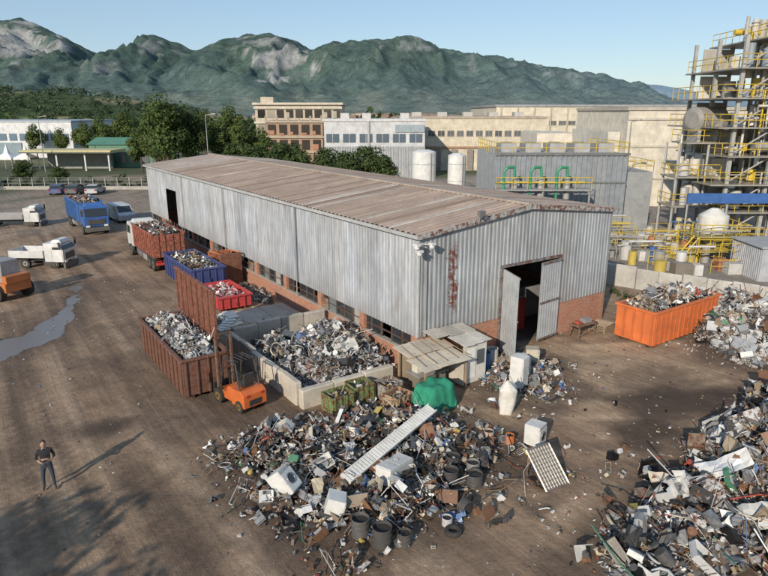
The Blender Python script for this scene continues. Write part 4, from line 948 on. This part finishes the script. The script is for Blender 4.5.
mb.b2(24.1,27,63,73,0,6.2,(.3,.32,.33)); rails(mb,[(24.1,63),(27,63),(27,73)],6.2)
mb.b2(11,24,61.84,61.9,5.2,5.35,(.15,.16,.17))
for x in (12,14.5,17,19.5,22): mb.b2(x,x+1.6,65,68,8.02,8.9,(.35,.36,.37)); mb.cyl((x+.8,66.5,8.9),(x+.8,66.5,9.0),.6,(.1,.1,.1),PAINT,14)
mb.obj('plant_hall')
mb=MB(); g=(.03,.28,.14)
for x in (11.3,13.8,16.3):
    mb.cyl((x,59,0),(x,59,6.6),.13,g,PAINT,8);mb.cyl((x,59,6.6),(x+.3,59,7.0),.13,g,PAINT,8);mb.cyl((x+.3,59,7.0),(x+1.0,59.3,7.0),.13,g,PAINT,8);mb.cyl((x+1.0,59.3,7.0),(x+1.1,59.3,6.0),.13,g,PAINT,8)
    mb.cyl((x+1.1,59.4,4),(x+1.1,59.4,6),.3,(.35,.35,.33),PAINT,10)
mb.cyl((11,59.2,5.6),(19,59.2,5.6),.1,(.5,.4,.08),PAINT,8); rails(mb,[(10.5,58.6),(19.5,58.6)],5.0); mb.b2(10.5,19.5,58.5,60,4.85,5.0,(.3,.3,.3)); 
for x in (10.6,15,19.4): mb.bar((x,58.7,0),(x,58.7,4.85),.15,(.3,.3,.3))
mb.obj('green_pipework')
# ------------------------------------------------------------ industrial tower
mb=MB(); st=(.38,.38,.37); yl=(.62,.44,.04); cr=(.6,.56,.48)
X0,X1,Y0,Y1=31.2,43,57,66
lv=[3.2,5.7,8.2,10.7,13.2,15.7,18.2]
for x in (X0,34.8,38.4,X1):
    for y in (Y0,61.5,Y1): mb.b2(x-.15,x+.15,y-.15,y+.15,0,18.4,st)
rq=random.Random(55)
for i,z in enumerate(lv):
    xa=X0-.6-(1.2 if i in (1,3,4) else 0); xb=X1+.5
    if i==6: xa=X0+1.5
    mb.b2(xa,xb,Y0-.8,Y1+.5,z-.12,z,(.3,.29,.26)); rails(mb,[(xa,Y1),(xa,Y0-.8),(xb,Y0-.8)],z,yl,1.1,1.2)
    for x0,x1 in ((X0,34.8),(34.8,38.4),(38.4,X1)):
        if rq.random()<.7: mb.bar((x0,Y0,z-2.4),(x1,Y0,z-.1),.12,st)
        if i<6 and rq.random()<.65: mb.b2(x0+.3,x1-.3,Y1-1,Y1-.9,z,z+2.2,jit((.5,.48,.43),rq,.3),PAINT)
        if i<6 and rq.random()<.4: mb.b2(x0+.5,x0+2.4,61,62.5,z,z+2.0,jit((.5,.48,.43),rq,.3),PAINT)
    for k in range(19):
        px,py=rq.uniform(X0,X1-.5),rq.uniform(Y0-.2,Y1-1); t=rq.random(); c_=rq.choice([cr,(.6,.6,.58),(.3,.3,.3),(.42,.4,.35),yl,(.2,.2,.2),(.5,.5,.5),(.25,.3,.35)])
        if t<.45: mb.cyl((px,py,z+.1),(px,py,z+rq.uniform(1.0,2.3)),rq.uniform(.15,.6),c_,PAINT,14)
        elif t<.75: mb.cyl((px,py,z+.8),(min(px+rq.uniform(1,3),X1),py,z+.8),rq.uniform(.12,.45),c_,PAINT,14)
        else: mb.box((px,py,z+.6),(rq.uniform(.4,1.4),rq.uniform(.3,1),rq.uniform(.5,1.3)),c_)
for k in range(130):
    x=rq.uniform(X0-.4,X1);y=Y0-rq.uniform(-3,.6);z=rq.uniform(.5,17); c_=rq.choice([cr,(.5,.5,.5),(.6,.6,.6),yl,(.35,.34,.3),(.25,.25,.25)]); rr_=rq.uniform(.03,.12)
    if rq.random()<.55: mb.cyl((x,y,z),(x,y,min(19,z+rq.uniform(1,5))),rr_,c_,METAL if rq.random()<.5 else PAINT,8)
    else:
        l=rq.uniform(1,4); mb.cyl((x,y,z),(x+l,y,z),rr_,c_,PAINT,8); mb.cyl((x+l,y,z),(x+l,y,z-rq.uniform(.5,2)),rr_,c_,PAINT,8)
for x,h,r_ in ((33.4,20.0,.28),(36,20.5,.7),(37.9,22,.3),(40.5,20.5,.9),(34.9,19.8,.4)):
    mb.cyl((x,60,15),(x,60,h),r_,cr,PAINT,16); mb.torus((x,60,h-.3),(0,0,1),r_+.05,.06,st,PAINT,16,5)
mb.b2(35.5,39,58.5,61,18.3,20.3,(.45,.43,.38)); rails(mb,[(35.5,61),(35.5,58.3),(39,58.3)],20.3,yl,1,1)
for i in range(5):
    z0=lv[i];z1=lv[i+1]; xa,xb=(38.5,42.5) if i%2 else (42.5,38.5)
    for dy in (0,.7): mb.bar((xa,Y0-1.0-dy,z0),(xb,Y0-1.0-dy,z1),.09,yl); mb.bar((xa,Y0-1.0-dy,z0+1),(xb,Y0-1.0-dy,z1+1),.05,yl)
    for k in range(12): t=k/12; mb.box((xa+(xb-xa)*t,Y0-1.35,z0+(z1-z0)*t),(.3,.7,.03),st)
mb.obj('process_tower')
mb=MB()
mb.cyl((28.9,60,11.3),(32,61.5,11.3),1.15,(.34,.33,.3),PAINT,24); mb.cyl((28.88,59.99,11.3),(28.7,59.9,11.3),1.12,(.27,.26,.24),PAINT,24,.75)
for x in (29.4,31): mb.b2(x-.15,x+.15,59.5,61.6,9.3,10.4,st)
for z,xa,xb in ((9.3,28,32.5),(6.15,27.3,31.5),(3.4,27.3,31)):
    mb.b2(xa,xb,58.8,62,z-.15,z,(.3,.29,.26)); rails(mb,[(xa,62),(xa,58.8),(xb,58.8)],z,yl)
for x in (27.5,30.2):
    for y in (59,61.8): mb.bar((x,y,0),(x,y,9.2),.18,st)
for k in range(16):
    x=rq.uniform(27.6,30.8);y=rq.uniform(59.2,61.5);z=rq.choice([0,3.4,6.2]); mb.cyl((x,y,z),(x,y,z+rq.uniform(1,2.4)),rq.uniform(.1,.5),rq.choice([cr,(.5,.5,.5),(.3,.3,.3)]),PAINT,14)
mb.cyl((27.8,59.5,3),(27.8,59.5,10),.1,(.6,.6,.6),PAINT,8)
mb.obj('process_vessel')
mb=MB(); mb.b2(27.2,44,55.6,55.8,4.1,5.0,(.03,.12,.36)); 
for x in (27.4,31,35,39,43): mb.bar((x,55.9,0),(x,55.9,5),.14,st)
mb.obj('blue_canopy_fascia')
mb=MB(); mb.cyl((27.6,51.5,2.3),(27.6,51.5,3.7),1.15,(.68,.67,.62),PAINT,24);mb.cyl((27.6,51.5,3.7),(27.6,51.5,4.3),1.15,(.68,.67,.62),PAINT,24,.3);mb.cyl((27.6,51.5,2.3),(27.6,51.5,1.2),1.15,(.6,.58,.5),PAINT,24,.3)
for zz in (2.2,1.0):
    mb.b2(25.6,29.6,49.6,53.4,zz-.08,zz,(.4,.33,.1)); rails(mb,[(25.6,53.4),(25.6,49.6),(29.6,49.6),(29.6,53.4)],zz,yl,1.,1.)
for x in (25.7,29.5):
    for y in (49.7,53.3): mb.bar((x,y,0),(x,y,2.2),.12,yl)
mb.bar((24,49.5,0),(25.6,49.5,2.2),.1,yl);mb.bar((24,50.3,0),(25.6,50.3,2.2),.1,yl); mb.obj('hopper_platform')
mb=MB(); corr(mb,'x',44,27.5,33,0,lambda t:2.5,.25,.05,-1,panelcol(18,(.4,.42,.44),.04),PAINT); corr(mb,'y',27.5,44,48,0,lambda t:2.5,.25,.05,-1,panelcol(19,(.4,.42,.44),.04),PAINT); mb.b2(27.3,33.2,43.8,48,2.5,2.6,(.45,.46,.47)); mb.obj('corrugated_shed')
mb=MB(); r=random.Random(12)
for k in range(150):
    X=r.uniform(17.5,31);Y=r.uniform(46,60) if X>20 else r.uniform(50,60); c_=r.choice([(.05,.14,.34),(.6,.6,.58),(.5,.38,.08),(.4,.16,.08),(.5,.5,.48),(.5,.5,.48),(.3,.3,.3),(.3,.3,.3),(.2,.18,.15),(.08,.25,.2)]); t=r.random()
    if t<.3: mb.cyl((X,Y,0),(X,Y,r.uniform(.6,1.6)),r.uniform(.2,.5),c_,PAINT,14)
    elif t<.5: mb.box((X,Y,.4),(r.uniform(.5,1.4),r.uniform(.5,1.2),r.uniform(.6,1.1)),c_)
    elif t<.8: h=r.uniform(.4,2.8); mb.cyl((X,Y,h),(X+r.uniform(1,4),Y,h),r.uniform(.04,.1),c_,PAINT,8); mb.bar((X+.2,Y,0),(X+.2,Y,h),.06,st)
    else: rails(mb,[(X,Y),(X+r.uniform(1.5,3),Y)],r.choice([0,0,1.2]),yl,1.1,1.)
mb.obj('plant_equipment',bevel=.02)
# ------------------------------------------------------------ left background
mb=MB(); mb.b2(-130,-84,172,200,-.1,9.4,(.68,.69,.7),CONC); mb.b2(-130.2,-83.8,171.8,200,9.4,9.8,(.4,.45,.5))
for i in range(16): mb.b2(-129+i*2.8,-127+i*2.8,171.85,171.97,4.6,6.4,(.12,.18,.24),GLASS)
mb.b2(-112,-98,171.7,171.95,0,4,(.2,.28,.33)); mb.obj('white_industrial_building')
mb=MB(); mb.b2(-76,-57,132,140,3.7,4.3,(.6,.52,.25)); mb.b2(-76,-57,131.8,131.97,3.75,4.0,(.1,.12,.1))
for x in (-75,-69,-63,-58): mb.b2(x-.15,x+.15,133,133.3,0,3.7,(.6,.6,.6))
mb.b2(-74,-60,139,140,0,3.7,(.25,.28,.26)); mb.obj('canopy_shelter')
mb=MB(); mb.b2(-66,-50,142,152,0,5.0,(.06,.2,.12)); mb.prism([(141.5,5.0),(152.5,5.0),(147,6.4)],-66.4,-49.6,(.08,.24,.15)); 
for i in range(6): mb.b2(-65+i*2.6,-63.2+i*2.6,141.85,141.98,1,4,(.12,.13,.13),GLASS)
mb.obj('green_shed')
for X in (-81,-77):
    mb=MB(); mb.b2(-1.8,1.8,-1.8,1.8,2.2,2.6,(.75,.75,.75)); mb.add([(-1.8,-1.8,2.6),(1.8,-1.8,2.6),(1.8,1.8,2.6),(-1.8,1.8,2.6),(-.5,-.5,3.5),(.5,-.5,3.5),(.5,.5,3.5),(-.5,.5,3.5),(0,0,5.4)],[(0,1,5,4),(1,2,6,5),(2,3,7,6),(3,0,4,7),(4,5,8),(5,6,8),(6,7,8),(7,4,8)],(.75,.75,.75),FAB)
    for x in (-1.7,1.7):
        for y in (-1.7,1.7): mb.bar((x,y,0),(x,y,2.3),.08,(.6,.6,.6))
    mb.obj('pagoda_tent',(X,136,0))
mb=MB()
for i in range(24):
    x=-78+i*1.95; mb.b2(x,x+.1,100.4,100.5,0,1.9,(.35,.35,.34)); 
    for z in (.5,1.0,1.5,1.85): mb.bar((x,100.45,z),(x+1.95,100.45,z),.03,(.4,.4,.4))
mb.b2(-78,-31,100.3,100.6,-.05,.5,(.4,.38,.34),CONC); mb.obj('boundary_fence')
def lamp(X,Y,h):
    mb=MB(); mb.cyl((0,0,0),(0,0,h),.12,(.4,.4,.4),METAL,8,.06); mb.cyl((0,0,h),(1.2,0,h+.2),.04,(.4,.4,.4),METAL,6); mb.box((1.4,0,h+.2),(.6,.25,.12),(.5,.5,.5)); mb.obj('street_lamp',(X,Y,0))
lamp(-70,130,11);lamp(-30,108,11.5);lamp(27,70,11)
# ------------------------------------------------------------ person
def person(name,loc,rot):
    J={'pel':((0,0,.96),.135),'spi':((0,0,1.15),.125),'che':((0,.01,1.36),.15),'nk':((0,.0,1.5),.055),'hd':((0,-.01,1.56),.05)}
    for s_,k in ((-1,'l'),(1,'r')):
        J['hip'+k]=((s_*.1,0,.88),.095);J['kn'+k]=((s_*.14,-.03-.04*s_,.49),.062);J['an'+k]=((s_*.16,.02-.05*s_,.1),.042);J['to'+k]=((s_*.19,-.15-.05*s_,.045),.036)
        J['sh'+k]=((s_*.19,.01,1.43),.062);J['el'+k]=((s_*.27,.05,1.15),.045);J['wr'+k]=((s_*.13,-.2,1.1),.028);J['pa'+k]=((s_*.09,-.27,1.12),.03)
    E=[('pel','spi'),('spi','che'),('che','nk'),('nk','hd')]
    for k in 'lr': E+=[('pel','hip'+k),('hip'+k,'kn'+k),('kn'+k,'an'+k),('an'+k,'to'+k),('che','sh'+k),('sh'+k,'el'+k),('el'+k,'wr'+k),('wr'+k,'pa'+k)]
    for s_,k in ((-1,'l'),(1,'r')):
        for f in range(5):
            b_=Vector(J['pa'+k][0]); 
            if f<4: off=Vector((s_*(.03-.02*f)*.8,-.035,.02-.004*f)); tip=off+Vector((-s_*.02,-.03+.004*abs(f-1.5),-.015)) 
            else: off=Vector((-s_*.03,.0,.02)); tip=off+Vector((-s_*.015,-.025,.01))
            J['f%s%d'%(k,f)]=(tuple(b_+off),.009);J['g%s%d'%(k,f)]=(tuple(b_+tip),.008)
            E+=[('pa'+k,'f%s%d'%(k,f)),('f%s%d'%(k,f),'g%s%d'%(k,f))]
    keys=list(J); idx={k:i for i,k in enumerate(keys)}
    me=bpy.data.meshes.new('tmp'); me.from_pydata([J[k][0] for k in keys],[(idx[a],idx[b_]) for a,b_ in E],[])
    o=bpy.data.objects.new('tmp',me); sc.collection.objects.link(o); o.modifiers.new('s','SKIN'); sv=me.skin_vertices[0].data
    for k in keys:
        r_=J[k][1]; q=k in('che','spi','pel'); sv[idx[k]].radius=(r_*(1.15 if q else 1),r_*(.85 if q else 1)); 
    sv[0].use_root=True
    s2=o.modifiers.new('u','SUBSURF'); s2.levels=1; s2.render_levels=1
    bpy.context.view_layer.update(); dg=bpy.context.evaluated_depsgraph_get(); em=o.evaluated_get(dg).to_mesh()
    mb=MB(); vs=[v.co.copy() for v in em.vertices]; 
    for p in em.polygons:
        c_=p.center; col=(.02,.02,.025); mt=FAB
        if c_.z<.1: col=(.05,.04,.035)
        elif c_.z<.98 and abs(c_.x)<.26: col=(.035,.045,.07)
        elif c_.z>1.5 or (c_.y<-.0 and c_.z<1.2 and abs(c_.x)>.04 and c_.y<-.06): col=(.42,.26,.19); mt=MATTE
        mb.f.append(tuple(p.vertices));mb.c.append(col);mb.m.append(mt);mb.s.append(True)
    mb.v=[tuple(v) for v in vs]; bpy.data.objects.remove(o)
    sk=(.42,.26,.19)
    mb.sphere((0,-.015,1.65),.1,sk,MATTE,18,14,(.8,.95,1.2)); mb.sphere((0,.012,1.685),.104,(.04,.025,.015),FAB,16,10,(.84,.92,1.0))
    mb.box((0,-.113,1.64),(.022,.03,.045),sk,MATTE,top=(.6,.4)); mb.box((0,-.1,1.595),(.045,.012,.01),(.3,.1,.09),MATTE)
    for s_ in (-1,1): mb.sphere((s_*.03,-.1,1.66),.011,(.03,.02,.02),GLASS,8,6); mb.sphere((s_*.083,0,1.65),.022,sk,MATTE,8,6,(.4,.8,1.2))
    mb.box((0,-.31,1.15),(.17,.09,.04),(.1,.1,.11)); mb.box((0,-.33,1.2),(.1,.02,.07),(.03,.03,.04),GLASS)
    for s_ in (-1,1): mb.box((s_*.11,.06,1.3),(.05,.02,.25),(.35,.35,.3),FAB)
    mb.obj(name,loc,rot)
person('person',L(-15.6,-.4),.5)
# ------------------------------------------------------------ world, sun, camera
w_=bpy.data.worlds.new('World'); sc.world=w_; w_.use_nodes=True; nt=w_.node_tree
sky=nt.nodes.new('ShaderNodeTexSky'); sky.sky_type='NISHITA'; sky.sun_disc=False
EL=math.radians(23); sky.sun_elevation=EL; sky.sun_rotation=math.radians(204); sky.air_density=1.0; sky.dust_density=.3; sky.ozone_density=2.0
mx=mixn(nt,.5,sky.outputs[0],(2.9,4.15,5.7))
nt.links.new(mx,nt.nodes['Background'].inputs[0]); nt.nodes['Background'].inputs[1].default_value=.125
sl=bpy.data.lights.new('sun','SUN'); sl.energy=4.6; sl.angle=math.radians(.5); sl.color=(1,.89,.74)
so=bpy.data.objects.new('sun',sl); sc.collection.objects.link(so)
dirv=Vector((.41*math.cos(EL),.91*math.cos(EL),-math.sin(EL))); so.rotation_euler=dirv.to_track_quat('-Z','Y').to_euler(); so.location=(-20,-40,40)
cd=bpy.data.cameras.new('camera'); cd.sensor_width=36; cd.lens=36*620/768; cd.clip_end=20000; cd.clip_start=.1
co=bpy.data.objects.new('camera',cd); sc.collection.objects.link(co); co.location=(0,0,12); co.rotation_euler=(math.pi/2-math.atan(176/620),0,0)
sc.camera=co
sc.view_settings.view_transform='Standard'; sc.view_settings.look='None'; sc.view_settings.exposure=0
